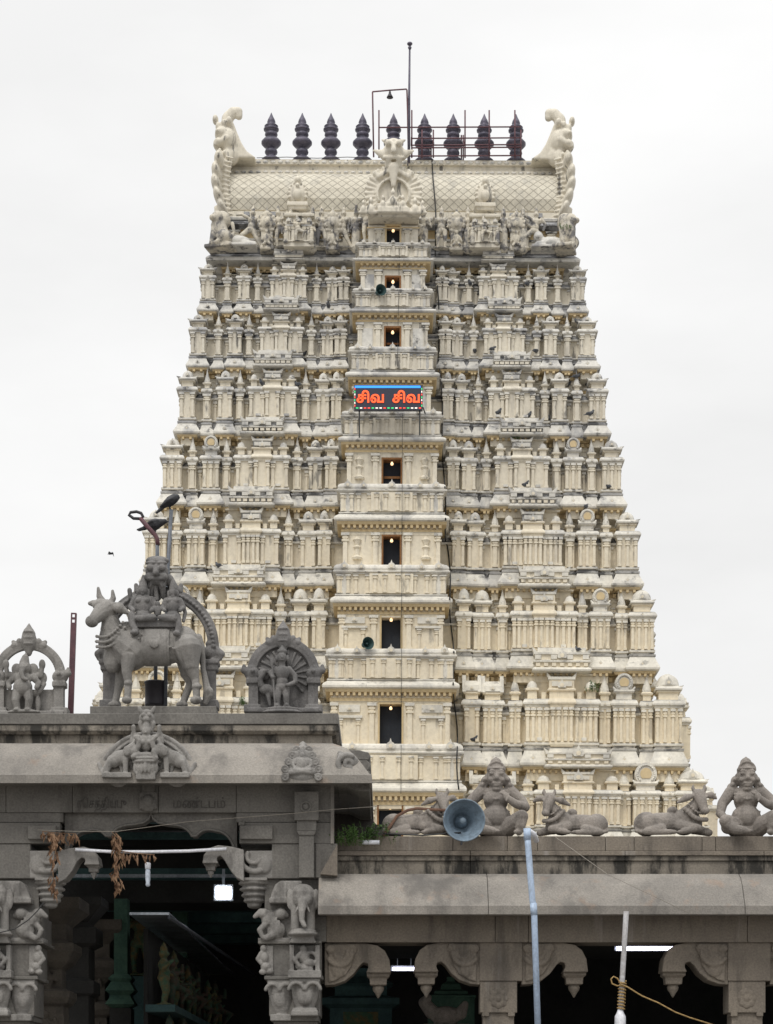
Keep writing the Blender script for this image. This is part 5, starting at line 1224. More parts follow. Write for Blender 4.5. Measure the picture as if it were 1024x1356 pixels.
# --- elephant-headed dancer in an open arch
gan = arched_shrine(38, 947, 1.0, False, 'small grey stone elephant-headed figure in an open stone arch at the far left', 'elephant_headed_statue')
q = PX(38, 947, DA); E, C = q.ell, q.chain
E(31, 911, -4, 13, 12, 11); E(31, 899, -2, 12, 9, 8); E(33, 885, -3, 9, 9, 9); C([(33, 878, -2), (34, 872, -2), (35, 866, -2)], [7, 5, 1.5]); C([(32, 887, -11), (31, 894, -14), (33, 901, -15), (38, 903, -15)], [4.5, 3.4, 2.8, 2.4])
for sx in (-1, 1):
    E(33 + sx * 11, 886, 1, 7, 8, 3); E(33 + sx * 4, 884, -10, 1.6, 1.6, 1.6); C([(32 + sx * 11, 897, -2), (32 + sx * 20, 905, -3), (32 + sx * 18, 912, -8)], [4.5, 3.8, 3.4]); C([(32 + sx * 11, 894, 2), (32 + sx * 22, 895, 1), (32 + sx * 24, 882, 0)], [4.2, 3.6, 3.2]); E(32 + sx * 24, 880, 0, 4.5, 7, 4); E(33 + sx * 21, 897, 5, 8, 9, 4)
    C([(31 + sx * 7, 918, -4), (31 + sx * 9, 928, -7), (31 + sx * 7, 940, -5)], [7.5, 5.5, 4.5]); E(31 + sx * 7, 942, -9, 5, 3, 7); E(36 + sx * 14, 932, 2, 4, 12, 4)
C([(42, 920, 0), (52, 915, 2), (58, 905, 4)], [4, 3.5, 3]); E(33, 944, -2, 24, 4, 13)
q.sculpt('elephant_headed_figure', CARVED, .0085, gan, it=1).location = (0, 0, 0)
# --- standing spear bearer with a peacock before a closed slab
mur = arched_shrine(375, 943, 1.0, True, 'grey stone youth with spear and peacock before an arched slab right of the bull', 'spear_bearer_statue')
q = PX(375, 943, DA); E, C = q.ell, q.chain
E(374, 892, -6, 10, 10, 7); E(374, 904, -5, 8, 8, 6.5); E(374, 911, -5, 9.5, 7, 7); C([(374, 884, -5), (374, 878, -6)], [4, 4]); E(374, 872, -6, 6.4, 7.5, 6.5); E(374, 864, -5, 7, 4.5, 6); C([(374, 862, -5), (374, 857, -4)], [4.5, 2]); E(374, 873, -12.5, 1.4, 1.8, 1.6); E(374, 876.5, -12, 2.4, .8, 1)
for sx in (-1, 1):
    C([(374 + sx * 5, 914, -5), (374 + sx * 5.5, 923, -7), (374 + sx * 5.5, 934, -5)], [5.6, 4.4, 3.6]); E(374 + sx * 6, 936, -9, 4, 2.4, 5.5); E(374 + sx * 7.5, 873, -4, 2, 5, 2.5)
C([(383, 887, -5), (391, 896, -5), (392, 905, -8)], [4.2, 3.6, 3.2]); C([(392, 905, -8), (384, 909, -13)], [3.2, 2.8]); E(382, 910, -14, 4, 2.6, 3); C([(365, 887, -5), (359, 893, -7), (362, 899, -11)], [4.2, 3.4, 3]); q.cap((361, 882, -11), (365, 937, -11), 1.4, 1.4); q.ell(361, 879, -11, 3, 6, 1.6)
E(353, 913, -1, 10, 7, 6); E(349, 893, 2, 9, 8, 5); C([(346, 908, -2), (345, 900, -3), (350, 893, -4)], [4.5, 3.6, 3]); E(352, 890, -5, 3.6, 3.4, 3); C([(355, 918, -1), (358, 934, -2)], [4, 2]); q.chain([(360, 915, 0), (368, 924, 2)], [6, 4])
for jj in range(13):
    a = math.radians(-40 + jj * 17); q.cap((378 + 14 * math.cos(a), 893 - 14 * math.sin(a), 5), (375 + 33 * math.cos(a), 893 - 33 * math.sin(a), 6), 1.3, 2.0)
E(374, 940, -4, 24, 3.5, 12); E(374, 944, -4, 28, 3, 14)
q.sculpt('spear_bearer', CARVEDD, .0085, mur, it=1).location = (0, 0, 0)

# ================================================================== POLES, BIRDS, HORNS, PIPES
D = 28.1
m = MB([RUST]); h = (Z(812, D) - Z(952, D)); w_ = .036
m.box(-w_, w_, -.03, -.02, 0, h - .16, RUST); m.box(-w_, w_, -.02, .03, 0, h - .0, RUST) if 0 else None
for zz0, zz1 in ((h - .16, h - .13), (h - .09, h - .06), (h - .02, h)): m.box(-w_, w_, -.03, -.02, zz0, zz1, RUST)
for a, b_ in ((h - .13, h - .09), (h - .06, h - .02)):
    for sx in (-1, 1): m.box(sx * w_, sx * .017, -.03, -.02, a, b_, RUST)
for sx in (-1, 1): m.box(sx * w_, sx * (w_ - .006), -.02, .03, 0, h, RUST)
o = m.build('steel_channel_post', None, (X(93.5, D), D, Z(952, D))); o.rotation_euler = (0, math.radians(1.9), 0); tag(o, 'rust-red steel channel post with two holes, left of the bull statue', 'post')
D = 28.4
p3 = lambda x, y, d=0.0: (X(x, D) - X(207, D), d, Z(y, D) - Z(935, D))
post = thing('bent_pole', 'bent metal pole with a flat loop handle in a dark drum behind the bull', 'pole', (X(207, D), D, Z(935, D)))
m = MB([STEEL]); m.tube([p3(206, 925), p3(207, 800), p3(208.5, 735), p3(208.5, 718)], .026, 10, STEEL)
m.build('upright', post)
m = MB([RUST]); m.tube([p3(209, 722), p3(208.5, 714), p3(206, 709), p3(195, 697), p3(186, 686)], .030, 10, RUST); m.build('bent_arm', post)
m = MB([DKPLAST]); m.tube([p3(x, y) for x, y in ((187, 687), (177, 686.5), (171, 682), (173, 678.5), (181, 677.5), (187, 679.5), (189.5, 684), (187, 687))], .021, 8, DKPLAST); m.build('loop_handle', post)
m = MB([DKPLAST]); m.lathe(0, 0, [(.148, .0), (.152, .02), (.148, .3), (.16, .305), (.16, .325), (.14, .325)], 18, DKPLAST); m.build('drum', post)
D = 28.3
m = MB([STEEL]); m.tube([(0, 0, 0), (X(222, D) - X(219, D), 0, Z(760, D) - Z(935, D)), (X(227, D) - X(219, D), 0, Z(675, D) - Z(935, D))], .026, 10, STEEL); o = m.build('straight_pole', None, (X(219, D), D, Z(935, D))); tag(o, 'straight grey metal pole with a crow on its tip', 'pole')
def bird(kind, D, body, r, extra, label, cat, name, mat=CROWM, group=None, vox=.008):
    ax, ay = body[len(body) // 2][:2]
    q = PX(ax, ay, D); q.chain([(x, y, 0) for x, y in body], r)
    for pts, rs in extra: q.chain([p if len(p) == 3 else (*p, 0) for p in pts], rs)
    o = q.sculpt(name, mat, vox, None, it=1); o.location = q.loc; return tag(o, label, cat, group)
bird('a', 28.3, [(207.5, 679), (215, 672), (221, 666.5), (226, 663.5), (231, 660)], [1.6, 2.6, 5.2, 7, 6.2],
     [([(231, 661), (234, 658.5)], [5, 4.4]), ([(234.5, 658), (238.5, 659.3)], [1.9, .7]), ([(207.5, 679), (214, 674)], [1.4, 2.4]), ([(225.5, 669), (226, 674.5)], [.8, .7]), ([(223.5, 669), (225, 674.5)], [.8, .7]), ([(213, 672, -4), (222, 665, -5), (228, 662, -5)], [1.2, 3, 3])],
     'black crow perched on the tip of the straight pole', 'crow', 'crow')
bird('b', 28.6, [(182, 701.5), (190, 699), (199, 696), (206, 694.5), (213, 692)], [1.2, 2, 6, 7.5, 5.2],
     [([(213, 692), (218, 690.5)], [4.6, 3.6]), ([(218, 690.5), (224.5, 690.8)], [1.7, .7]), ([(182, 701.5), (192, 700)], [1.2, 2]), ([(184, 702.8), (193, 700)], [1, 2]), ([(204, 700), (205, 706)], [4, 1.6]), ([(192, 697, -4), (202, 692, -5), (209, 691, -4)], [1, 3, 3]), ([(205, 704), (206, 709)], [.8, .7])],
     'black crow leaning forward on the bent arm of the looped pole', 'crow', 'crow')
bird('c', 55, [(144.5, 734), (147, 733), (149.5, 733)], [.8, 1.5, 1.2], [([(147, 733, 0), (145, 731.5, -2), (143.5, 735.5, -4)], [1, 1, .4]), ([(147.5, 733, 0), (149, 731.3, 2), (150.5, 736, 4)], [1, 1, .4])],
     'small dark bird flying in the sky left of the poles', 'bird', 'flying_bird', vox=.012)
# big grey horn on the hall roof
def horn(px, py, D, R_, yaw, pitch, mat, label, name='horn_loudspeaker', ln=1.5, inner=None):
    t = thing(name, label, 'loudspeaker', (X(px, D), D, Z(py, D))); r = R_ * D / F
    t.rotation_euler = (math.radians(pitch), 0, math.radians(yaw))
    m = MB([mat]); pr = [(1.0, 0), (1.03, .03), (1.0, .05), (.93, .12), (.78, .34), (.62, .62), (.5, .9), (.42, 1.15), (.40, 1.3)]
    def lay(mb, prof, mt, n=36, y0=0):
        vs = []; fs = []
        for rr, yy in prof:
            for k in range(n): a = 2 * PI * k / n; vs.append((rr * r * math.cos(a), yy * r + y0, rr * r * math.sin(a)))
        for i in range(len(prof) - 1):
            for k in range(n): fs.append((i * n + k, (i + 1) * n + k, (i + 1) * n + (k + 1) % n, i * n + (k + 1) % n))
        mb.add(vs, fs, mt, True)
    lay(m, [(.97, .02)] + pr, mat); lay(m, [(.97, .02), (.9, .14), (.75, .35), (.58, .64), (.45, .9), (.36, 1.15), (.01, 1.2)], mat)
    m.build('flare', t)
    m = MB([mat]); lay(m, [(.005, .42), (.12, .43), (.16, .5), (.2, .7), (.3, .95), (.33, 1.15)], mat, 20); m.build('throat_cone', t)
    m = MB([DKPLAST]); lay(m, [(.40, 1.28), (.46, 1.3), (.46, 1.7), (.36, 1.76), (.01, 1.78)], DKPLAST if mat is BLUEHORN else mat, 20); m.build('driver', t)
    m = MB([STEEL]); m.tube([(0, r * .9, -r * .5), (0, r * .9, -r * 1.15)], .05 * r, 8, STEEL); m.tube([(-.3 * r, r * .9, -r * .45), (0, r * .9, -r * .62), (.3 * r, r * .9, -r * .45)], .05 * r, 8, STEEL); m.build('bracket', t)
    return t
horn(615, 1086, 26.75, 27.5, 6, 4, BLUEHORN, 'large round blue-grey horn loudspeaker on the hall parapet between bull and guardian')
def on_bay(i): return BD[min(i, 8)]
horn(505, 383.5, BD[7] - .35, 7.4, 22, 0, GREENHORN, 'dark green horn loudspeaker under the second-highest tower doorway', ln=1)
horn(488, 851.5, BD[3] - .7, 8.2, 25, 0, GREENHORN, 'dark green horn loudspeaker left of the third-lowest tower doorway')
# pipes
D = 26.0
m = MB([PVCB]); m.tube([(X(x, D) - X(706, D), 0, Z(y, D) - Z(1356, D)) for x, y in ((698.5, 1104), (699.5, 1120), (705, 1190), (707, 1203), (707.5, 1208), (713, 1380))], .039, 14, PVCB)
o = thing('water_pipe', 'tall pale blue plastic pipe climbing in front of the long hall eave', 'pipe', (X(706, D), D, Z(1356, D))); p = m.build('pipe_run', o)
m = MB([PVCB]); m.tube([(X(x, D) - X(706, D), d, Z(y, D) - Z(1356, D)) for x, y, d in ((706.5, 1196, 0), (707.5, 1212, 0))], .043, 14, PVCB); m.tube([(X(x, D) - X(706, D), d, Z(y, D) - Z(1356, D)) for x, y, d in ((698.3, 1097, 0), (698.6, 1112, 0))], .046, 14, PVCB); m.build('collar', o)
m = MB([WHITEP]); m.tube([(X(x, D) - X(706, D), d, Z(y, D) - Z(1356, D)) for x, y, d in ((698.5, 1100, 0), (702, 1101, .02), (708, 1103.5, .1), (714, 1106, .5))], .035, 12, WHITEP); m.build('elbow', o)
m = MB([PVCB]); m.tube([(X(713, D) - X(706, D), 0, Z(1379, D) - Z(1356, D)), (X(717, D) - X(706, D), 0, -Z(1356, D))], .039, 14, PVCB); m.build('lower_run', o)
D = 26.55
o = thing('roped_pipe', 'dirty white thin pipe hanging from the eave with yellow rope and plastic cap', 'pipe', (X(824, D), D, Z(1356, D)))
m = MB([PVCW]); m.tube([(X(x, D) - X(824, D), d, Z(y, D) - Z(1356, D)) for x, y, d in ((829.5, 1207, .0), (827, 1250, 0), (824, 1300, 0), (822, 1340, 0))], .034, 12, PVCW); m.build('pipe_run', o)
m = MB([WHITEP]); m.lathe(X(821.5, D) - X(824, D), 0, [(.03, Z(1336, D) - Z(1356, D)), (.045, Z(1341, D) - Z(1356, D)), (.07, Z(1346, D) - Z(1356, D)), (.072, Z(1356, D) - Z(1356, D)), (.06, -.06), (.07, -.09), (.07, -.5), (.04, -.55)][::-1], 16, WHITEP); m.build('plastic_cap', o)
m = MB([ROPE])
for k in range(9):
    y = 1299 + k * 4.2; cx_ = lerp(824.5, 822.5, k / 8)
    m.tube([(X(cx_ + 4.6 * math.cos(a), D) - X(824, D), .046 * math.sin(a), Z(y + a * .6, D) - Z(1356, D)) for a in [j * PI / 6 for j in range(13)]], .0105, 6, ROPE)
m.build('rope_winding', o)
m = MB([ROPE]); m.tube([(X(x, D) - X(824, D), d, Z(y, D) - Z(1356, D)) for x, y, d in ((824, 1304, -.05), (817, 1306, -.06), (810, 1303, -.06), (808.5, 1297, -.06), (812, 1293.5, -.06), (817, 1296, -.06), (822, 1304, -.055), (830, 1307, -.05), (850, 1319, -.02), (872, 1328, 0), (895, 1340, .05), (915, 1347, .1), (950, 1356, .3), (990, 1366, .6))], .0095, 7, ROPE); m.build('rope', o)
# rod, lamp holder and dry leaf strings in the arch
D = 26.85
m = MB([WHITEP]); m.tube([(X(x, D) - X(200, D), 0, Z(y, D) - Z(1127, D)) for x, y in ((100, 1125), (150, 1128), (200, 1128), (250, 1127), (300, 1124))], .021, 12, WHITEP); o = m.build('white_rod', None, (X(200, D), D, Z(1127, D))); tag(o, 'white plastic rod stretched across the gate arch', 'rod')
t = thing('hanging_lamp', 'small unlit glass lamp with white holder hanging in the gate arch', 'lamp', (X(196, D), D, Z(1142, D)))
m = MB([WHITEP]); m.lathe(0, 0, [(.03, -.085), (.036, -.08), (.038, -.01), (.02, 0)], 14, WHITEP); m.build('holder', t)
gl = mk('clear_bulb_glass', (.5, .55, .62), (.42, .47, .55), rough=.1, bump=0)
m = MB([gl]); m.lathe(0, 0, [(.012, -.31), (.032, -.29), (.026, -.255), (.034, -.2), (.034, -.12), (.028, -.085)], 14, gl); m.build('glass_bulb', t)
m = MB([CABLE]); m.tube([(0, 0, 0), (0, .005, .12)], .006, 6, CABLE); m.build('cord', t)
def garland(px, pts, n, label, seed, D=26.82, spread=8):
    rnd = random.Random(seed); m = MB([LEAFDRY]); x0, y0 = pts[0]
    P = lambda x, y, d=0: (X(x, D) - X(px, D), d, Z(y, D) - Z(y0, D))
    m.tube([P(*p) for p in pts], .006, 5, LEAFDRY)
    for k in range(n):
        f = rnd.random(); i = min(int(f * (len(pts) - 1)), len(pts) - 2); u = f * (len(pts) - 1) - i
        x = lerp(pts[i][0], pts[i + 1][0], u) + rnd.uniform(-1, 1) * spread * .5; y = lerp(pts[i][1], pts[i + 1][1], u)
        L = rnd.uniform(8, 19); dx = rnd.uniform(-.5, .5) * L; d0 = rnd.uniform(-.05, .05); w_ = rnd.uniform(1.0, 2.2); c = rnd.uniform(-3, 3)
        a = P(x, y, d0); b_ = P(x + dx * .5 + c, y + L * .5, d0 - .03); e = P(x + dx, y + L, d0 + rnd.uniform(-.04, .04)); ww = w_ * D / F
        m.add([a, (b_[0] - ww, b_[1] - .012, b_[2]), e, (b_[0] + ww, b_[1] + .012, b_[2]), (b_[0], b_[1] + .016, b_[2])], [(0, 1, 4), (1, 2, 4), (2, 3, 4), (3, 0, 4)], LEAFDRY)
    o = m.build('leaf_garland', None, (X(px, D), D, Z(y0, D))); tag(o, label, 'garland', 'dried leaf garlands on the gate'); return o
garland(155, [(148, 1101), (156, 1110), (157, 1125), (154, 1150), (156, 1180)], 62, 'long bunch of dried brown leaves hanging over the white rod', 3, spread=9)
garland(75, [(72, 1104), (74, 1125), (70, 1150), (72, 1182)], 38, 'sparse string of dried brown leaves on the left gate pillar', 4, D=26.72, spread=9)
garland(82, [(56, 1101), (75, 1103), (100, 1104)], 34, 'short fringe of dried brown leaves strung along the left arch corner', 5, spread=4)
garland(190, [(160, 1127), (180, 1130), (205, 1132)], 14, 'few dried leaves clinging to the white rod beside the lamp', 6, spread=3)
m = MB([WIRE]); D = 26.8; m.tube([(X(x, D) - X(150, D), 0, Z(y, D) - Z(1100, D)) for x, y in ((50, 1099), (100, 1101), (155, 1101), (250, 1088), (314, 1083), (390, 1077), (440, 1072), (500, 1068))], .0045, 5, WIRE); o = m.build('wire', None, (X(150, D), D, Z(1100, D))); tag(o, 'thin pale wire strung across the gate beam', 'wire')
m = MB([CABLE]); D = 26.5; m.tube([(X(x, D) - X(20, D), 0, Z(y, D) - Z(1220, D)) for x, y in ((-20, 1236), (0, 1235), (20, 1230), (38, 1218), (50, 1206), (58, 1195))], .007, 6, CABLE); o = m.build('cable', None, (X(20, D), D, Z(1220, D))); tag(o, 'black cable sagging across the left gate pillar', 'cable')
m = MB([WIRE]); m.tube([(X(735, 26.7) - X(735, 26.7), 0, 0), (X(805, 26.2) - X(735, 26.7), -.5, Z(1158, 26.2) - Z(1108, 26.7)), (X(915, 26) - X(735, 26.7), -.7, Z(1210, 26) - Z(1108, 26.7))], .0035, 5, WIRE); o = m.build('wire', None, (X(735, 26.7), 26.7, Z(1108, 26.7))); tag(o, 'hair-thin wire slanting down over the long hall eave', 'wire')
m = MB([CABLE]); D = 27.0; m.tube([(X(x, D) - X(560, D), d, Z(y, D) - Z(1107, D)) for x, y, d in ((508, 1104, 0), (530, 1107, -.15), (560, 1109, -.2), (590, 1106.5, -.2), (610, 1104, -.1))], .010, 6, CABLE); o = m.build('cable', None, (X(560, D), D, Z(1107, D))); tag(o, 'black cable lying along the parapet below the strapped bull', 'cable')
m = MB([mk('brown_strap', (.16, .09, .06), (.12, .065, .045), n1=6)]); D = 27.24; m.tube([(X(x, D) - X(525, D), d, Z(y, D) - Z(1107, D)) for x, y, d in ((508, 1107, -.03), (516, 1095, .03), (526, 1080, .04), (540, 1072, .07), (552, 1069, .1), (570, 1071, .06), (590, 1073, .0))], .02, 8, None, True, .5); o = m.build('strap', None, (X(525, D), D, Z(1107, D))); tag(o, 'brown strap tied over the back of the bull beside the horn', 'strap')

# lamps in the halls
D = 31.0
t = thing('flood_lamp', 'bright square white flood lamp under the gate ceiling', 'lamp', (X(296, D), D, Z(1182, D)))
m = MB([FLOODL]); m.box(-.11, .11, -.02, 0, -.085, .085, FLOODL); m.build('lit_panel', t)
m = MB([SHEET]); m.box(-.14, .14, 0.003, .07, -.12, .12, SHEET); m.box(-.02, .02, .02, .05, .12, .35, SHEET); m.build('housing', t)
def tube_light(x0, x1, y, D, label):
    t = thing('tube_light', label, 'tube light', (X((x0 + x1) / 2, D), D, Z(y, D))); L = (X(x1, D) - X(x0, D)) / 2
    m = MB([TUBEL]); m.tube([(-L, 0, 0), (L, 0, 0)], .028, 10, TUBEL); m.build('glowing_tube', t)
    m = MB([SHEET]); m.box(-L - .03, L + .03, .035, .09, -.03, .06, SHEET); m.box(-L * .6, -L * .55, .05, .08, .06, .5, SHEET); m.box(L * .55, L * .6, .05, .08, .06, .5, SHEET); m.build('batten', t)
tube_light(520, 551, 1283, 36, 'short lit tube light deep in the hall, between the two left brackets')
tube_light(817, 896, 1256, 31, 'long lit tube light near the roped pipe under the hall beam')

# painted things in the dark passage
t = thing('inner_awning', 'grey metal awning sloping along the dark passage behind the gate', 'awning', (-3.0, 29.2, 4.4))
m = MB([SHEET]); m.box(-.55, .0, 0, 12, .0, .035, SHEET)
m.build('sheet', t); m = MB([STEEL])
m.tube([(.0, 0, -.03), (.45, 12, -.03)], .03, 8, STEEL); m.build('edge_tube', t)
REDP = mk('faded_red_paint', (.10, .06, .045), (.05, .09, .06), n1=9)
fp = MB(); figure(fp, .95, 0); fp0 = sculpt(fp, 'painted_figure', GILT, .02, None, (0, 0, 0), 1)
fp = MB(); figure(fp, .95, 2); fp1 = sculpt(fp, 'painted_figure', REDP, .02, None, (0, 0, 0), 1)
shelf = MB([DARKIN, TEAL, BLUEP]); 
for zz in (1.3, 2.2, 3.1): shelf.box(-.36, .06, .3, 11, zz, zz + .1, TEAL)
shelf.box(-.42, -.36, .6, 11, 0, 4.3, DARKIN); o = shelf.build('painted_shelf', None, (-3.05, 29.6, 0)); tag(o, 'dark teal stepped shelf of painted figures along the gate passage', 'shelf')
firsts = [fp0, fp1]; k = 0
for lv, zz in enumerate((1.4, 2.3, 3.2)):
    for j in range(13):
        src = firsts[(j + lv) % 2]
        o = src if k < 2 and k == (j + lv) % 2 else inst(src, None); k += 1
        o.location = (-3.12 + random.uniform(-.1, .05), 30.15 + j * .8 + random.uniform(-.25, .25), zz); q_ = random.uniform(.7, .98); o.scale = (1.3 * q_, 1.3 * q_, .92 * q_); o.rotation_euler = (0, 0, math.radians(75 + 20 * math.sin(j * 3.1 + lv)))
        tag(o, 'small dark painted figure in a row on the shelf of the gate passage', 'figurine', 'painted figurines on the passage shelf')
D = 31.5
t = thing('green_pillar', 'dull green pillar with stepped foot inside the gate passage', 'pillar', (X(160, D), D, 0))
m = MB([GREENP]); m.box(-.1, .1, 0, .3, Z(1330, D), Z(1190, D), GREENP); m.build('shaft', t); m = MB([GREENP])
m.rloft(-.12, .12, -.02, .32, [(.0, Z(1335, D)), (.1, Z(1330, D)), (.02, Z(1318, D)), (.1, Z(1312, D)), (.02, Z(1300, D)), (.06, Z(1296, D)), (0, Z(1290, D))], GREENP); m.box(-.16, .16, -.05, .35, 0, Z(1335, D), DARKIN); m.build('foot', t)
D = 36
t = thing('niche_statue', 'dark gilded standing figure in a shadowed niche inside the gate', 'statue', (X(186, D), D, Z(1292, D)))
m = MB(); figure(m, 1.25, 0); sculpt(m, 'figure', GILT, .025, t, (0, 0, 0), 1)
m = MB([BLUEP, GREENP, DARKIN]); m.box(-.75, .75, .3, .45, -.3, 1.5, DARKIN); m.box(-.75, .75, .05, .3, 1.42, 1.55, BLUEP); m.box(.55, .8, -.1, .2, .3, 1.5, GREENP); m.box(-.7, .7, -.2, .3, -1.3, -.02, TEAL); m.build('niche', t)
D = 30.0
t = thing('inner_pillar', 'dark stone pillar in the gloom just inside the gate', 'pillar', (X(95, D), D, 0))
m = MB([DARKIN]); m.rloft(-.26, .26, -.1, .5, [(0, 0), (0, Z(1320, D)), (.08, Z(1316, D)), (.08, Z(1300, D)), (0, Z(1296, D)), (0, Z(1255, D)), (.12, Z(1250, D)), (.12, Z(1230, D)), (-.02, Z(1222, D)), (.2, Z(1200, D)), (.2, Z(1190, D))], DARKIN); m.build('shaft', t, bevel=.01)
D = 33
for px in (206, 330):
    pass
m = MB([DARKIN, TEAL]); 
o = thing('ceiling_beams', 'dark ceiling beams crossing the gate passage', 'beam', (X(220, 30), 28.6, 0))
for k in range(5):
    m = MB([TEAL]); m.box(-1.6, 1.6, k * .85, k * .85 + .16, Z(1037, 27) - .16, Z(1037, 27) + .02, TEAL if k % 2 else DARKIN); m.build('beam', o)
D = 33.0
t = thing('green_pedestal', 'faded green stepped pedestal inside the hall behind the left column bracket', 'pedestal', (X(598, D), D, 0))
m = MB([GREENP]); m.rloft(-.36, .36, 0, .6, [(0, Z(1356, D)), (.0, Z(1324, D)), (.0, Z(1322, D)), (.02, Z(1321, D)), (.02, Z(1318, D)), (-.1, Z(1316, D)), (-.1, Z(1312, D)), (-.2, Z(1309, D)), (-.22, Z(1302, D)), (-.3, Z(1298, D)), (-.3, Z(1292, D))], GREENP); m.box(-.36, .36, .02, .58, 0, Z(1357, D), DARKIN); m.build('stepped_block', t)
t = thing('inner_animal_statue', 'dim brown stone animal statue on the hall floor below the green pedestal', 'statue', (X(590, 31.5), 31.5, Z(1372, 31.5)))
q = PX(590, 1372, 31.5); q.ell(590, 1345, 0, 22, 13, 11); q.chain([(572, 1340, 0), (562, 1328, -2), (566, 1322, -4)], [10, 8, 6]); q.chain([(610, 1342, 0), (616, 1330, 0)], [9, 5]); q.box(560, 622, 1356, 1372, -12, 12); q.sculpt('animal', CARVEDB, .014, t).location = (0, 0, 0)
m = MB([DARKIN]); m.box(-.45, .45, -.3, .3, 0, Z(1372, 31.5), DARKIN); o = m.build('stone_block', None, (X(590, 31.5), 31.5, 0)); tag(o, 'dark stone block carrying the dim animal statue', 'block')
t = thing('teal_shrine', 'dark teal painted shrine with stepped roof deep in the hall', 'shrine', (X(478, 34), 34, 0))
m = MB([TEAL]); m.rloft(-.5, .5, 0, .9, [(0, 0), (0, Z(1335, 34)), (.12, Z(1330, 34)), (.12, Z(1322, 34)), (-.08, Z(1318, 34)), (-.08, Z(1306, 34)), (.02, Z(1302, 34)), (-.2, Z(1292, 34)), (-.35, Z(1280, 34))], TEAL); m.build('shrine_body', t); m = MB([GILT]); m.box(-.28, .28, -.02, .01, 1.2, Z(1340, 34), GILT); m.build('gilt_panel', t)

def moulded_pillar(px, D, w_, label):
    t = thing('carved_pillar', label, 'pillar', (X(px, D), D, 0)); m = MB([BROWNIN])
    zt_ = 5.3; pr = [(0, 0), (0, 2.0), (.06, 2.04), (.06, 2.16), (-.02, 2.2), (-.02, 2.5), (.05, 2.54), (.09, 2.62), (.02, 2.7), (.0, 3.1), (.06, 3.14), (.1, 3.22), (.1, 3.3), (-.03, 3.36), (-.03, 3.6), (.08, 3.7), (.16, 3.84), (.16, 3.94), (.05, 4.0), (.05, 4.2), (.25, 4.4), (.25, 4.55)]
    m.rloft(-w_, w_, -.1, 2 * w_ - .1, pr, BROWNIN, back=1.0); m.build('shaft', t, bevel=.01)
    q = PX(0, 0, D); 
    for k in range(3):
        q.ell(0, 12 - k * 62, 0, 10, 14, 5); q.ell(0, -6 - k * 62, -1, 5, 6, 4); q.chain([(-9, 6 - k * 62, -1), (-15, 14 - k * 62, -2), (-8, 20 - k * 62, -3)], [3, 2.6, 2.4]); q.chain([(9, 6 - k * 62, -1), (15, 12 - k * 62, -2), (13, 0 - k * 62, -3)], [3, 2.6, 2.4]); q.cap((-5, 24 - k * 62, -1), (-9, 38 - k * 62, -1), 4, 3); q.cap((5, 24 - k * 62, -1), (7, 38 - k * 62, -1), 4, 3)
    q.sculpt('carved_figures', BROWNIN, .014, t, it=1).location = (0, -.1, 2.3)
BROWNIN = mk('smoky_brown_stone', (.095, .082, .066), (.06, .052, .043), n1=3, bump=.4, bs=40)
moulded_pillar(62, 28.6, .24, 'smoky brown carved pillar in the passage close behind the left gate pillar')
moulded_pillar(120, 31.8, .26, 'smoky brown carved pillar in the passage left of the green pillar')
moulded_pillar(236, 41.0, .3, 'smoky brown carved pillar deep in the passage under the awning')
t = thing('passage_crossbeam', 'pale edged beam crossing the gate passage near the flood lamp', 'beam', (X(230, 31.4), 31.4, Z(1164, 31.4)))
m = MB([TEAL, SHEET]); m.box(-1.9, 1.0, 0, .2, 0, .16, TEAL); m.build('beam', t); m = MB([SHEET]); m.box(-1.9, 1.0, -.03, -.003, .02, .07, SHEET); m.build('edge_strip', t)
for k in range(4):
    m = MB([TEAL]); m.box(-4.6, -1.2, 0, .35, 5.0, 5.2, TEAL); o2 = m.build('ceiling_plank', None, (0, 34.6 + k * 2.2, 0)); tag(o2, ['near', 'second', 'third', 'farthest'][k] + ' teal ceiling plank crossing the back of the passage', 'plank', 'teal ceiling planks of the passage')

# weeds in the corner of the roofs
def weeds(px, py, D, n, spread, h, label, seed, name='weed_plant'):
    rnd = random.Random(seed); m = MB([LEAFGR]); s = D / F
    for k in range(n):
        x = rnd.gauss(0, spread * .5) * s; y = rnd.uniform(-.15, .15) * spread * s * 2; hh = rnd.uniform(.4, 1) * h * s; bx_ = x + rnd.uniform(-.4, .4) * hh
        m.tube([(x, y, 0), ((x + bx_) / 2, y - .02, hh * .6), (bx_, y - .03, hh)], .0022 * D / 27, 4, LEAFGR)
        for j in range(12):
            f = rnd.uniform(.25, 1); cx_, cz = lerp(x, bx_, f), hh * f; L = rnd.uniform(2.5, 5) * s * (h / 26); a = rnd.uniform(0, 2 * PI); t_ = rnd.uniform(-.3, .7)
            d = Vector((math.cos(a), math.sin(a) * .8, t_)).normalized() * L; sd_ = Vector((-d.y, d.x, .3 * L)).normalized() * L * .28; c = Vector((cx_, y - .03 * f, cz))
            m.add([c, c + d * .5 + sd_, c + d, c + d * .5 - sd_], [(0, 1, 2, 3)], LEAFGR)
    o = m.build(name, None, (X(px, D), D, Z(py, D))); tag(o, label, 'plant'); return o
weeds(462, 1120, 27.1, 44, 24, 26, 'bushy green weed growing in the corner of hall roof and gate', 1)
weeds(490, 1119, 27.25, 30, 26, 34, 'loose leggy weed right of the bushy weed on the hall roof', 2)
m = MB([WHITEP]); m.tube([(0, 0, 0), (.22, 0, .0)], .028, 10, WHITEP); o = m.build('pipe_stub', None, (X(480, 27.12), 27.12, Z(1115.5, 27.12))); tag(o, 'short white plastic pipe stub lying among the roof weeds', 'pipe')

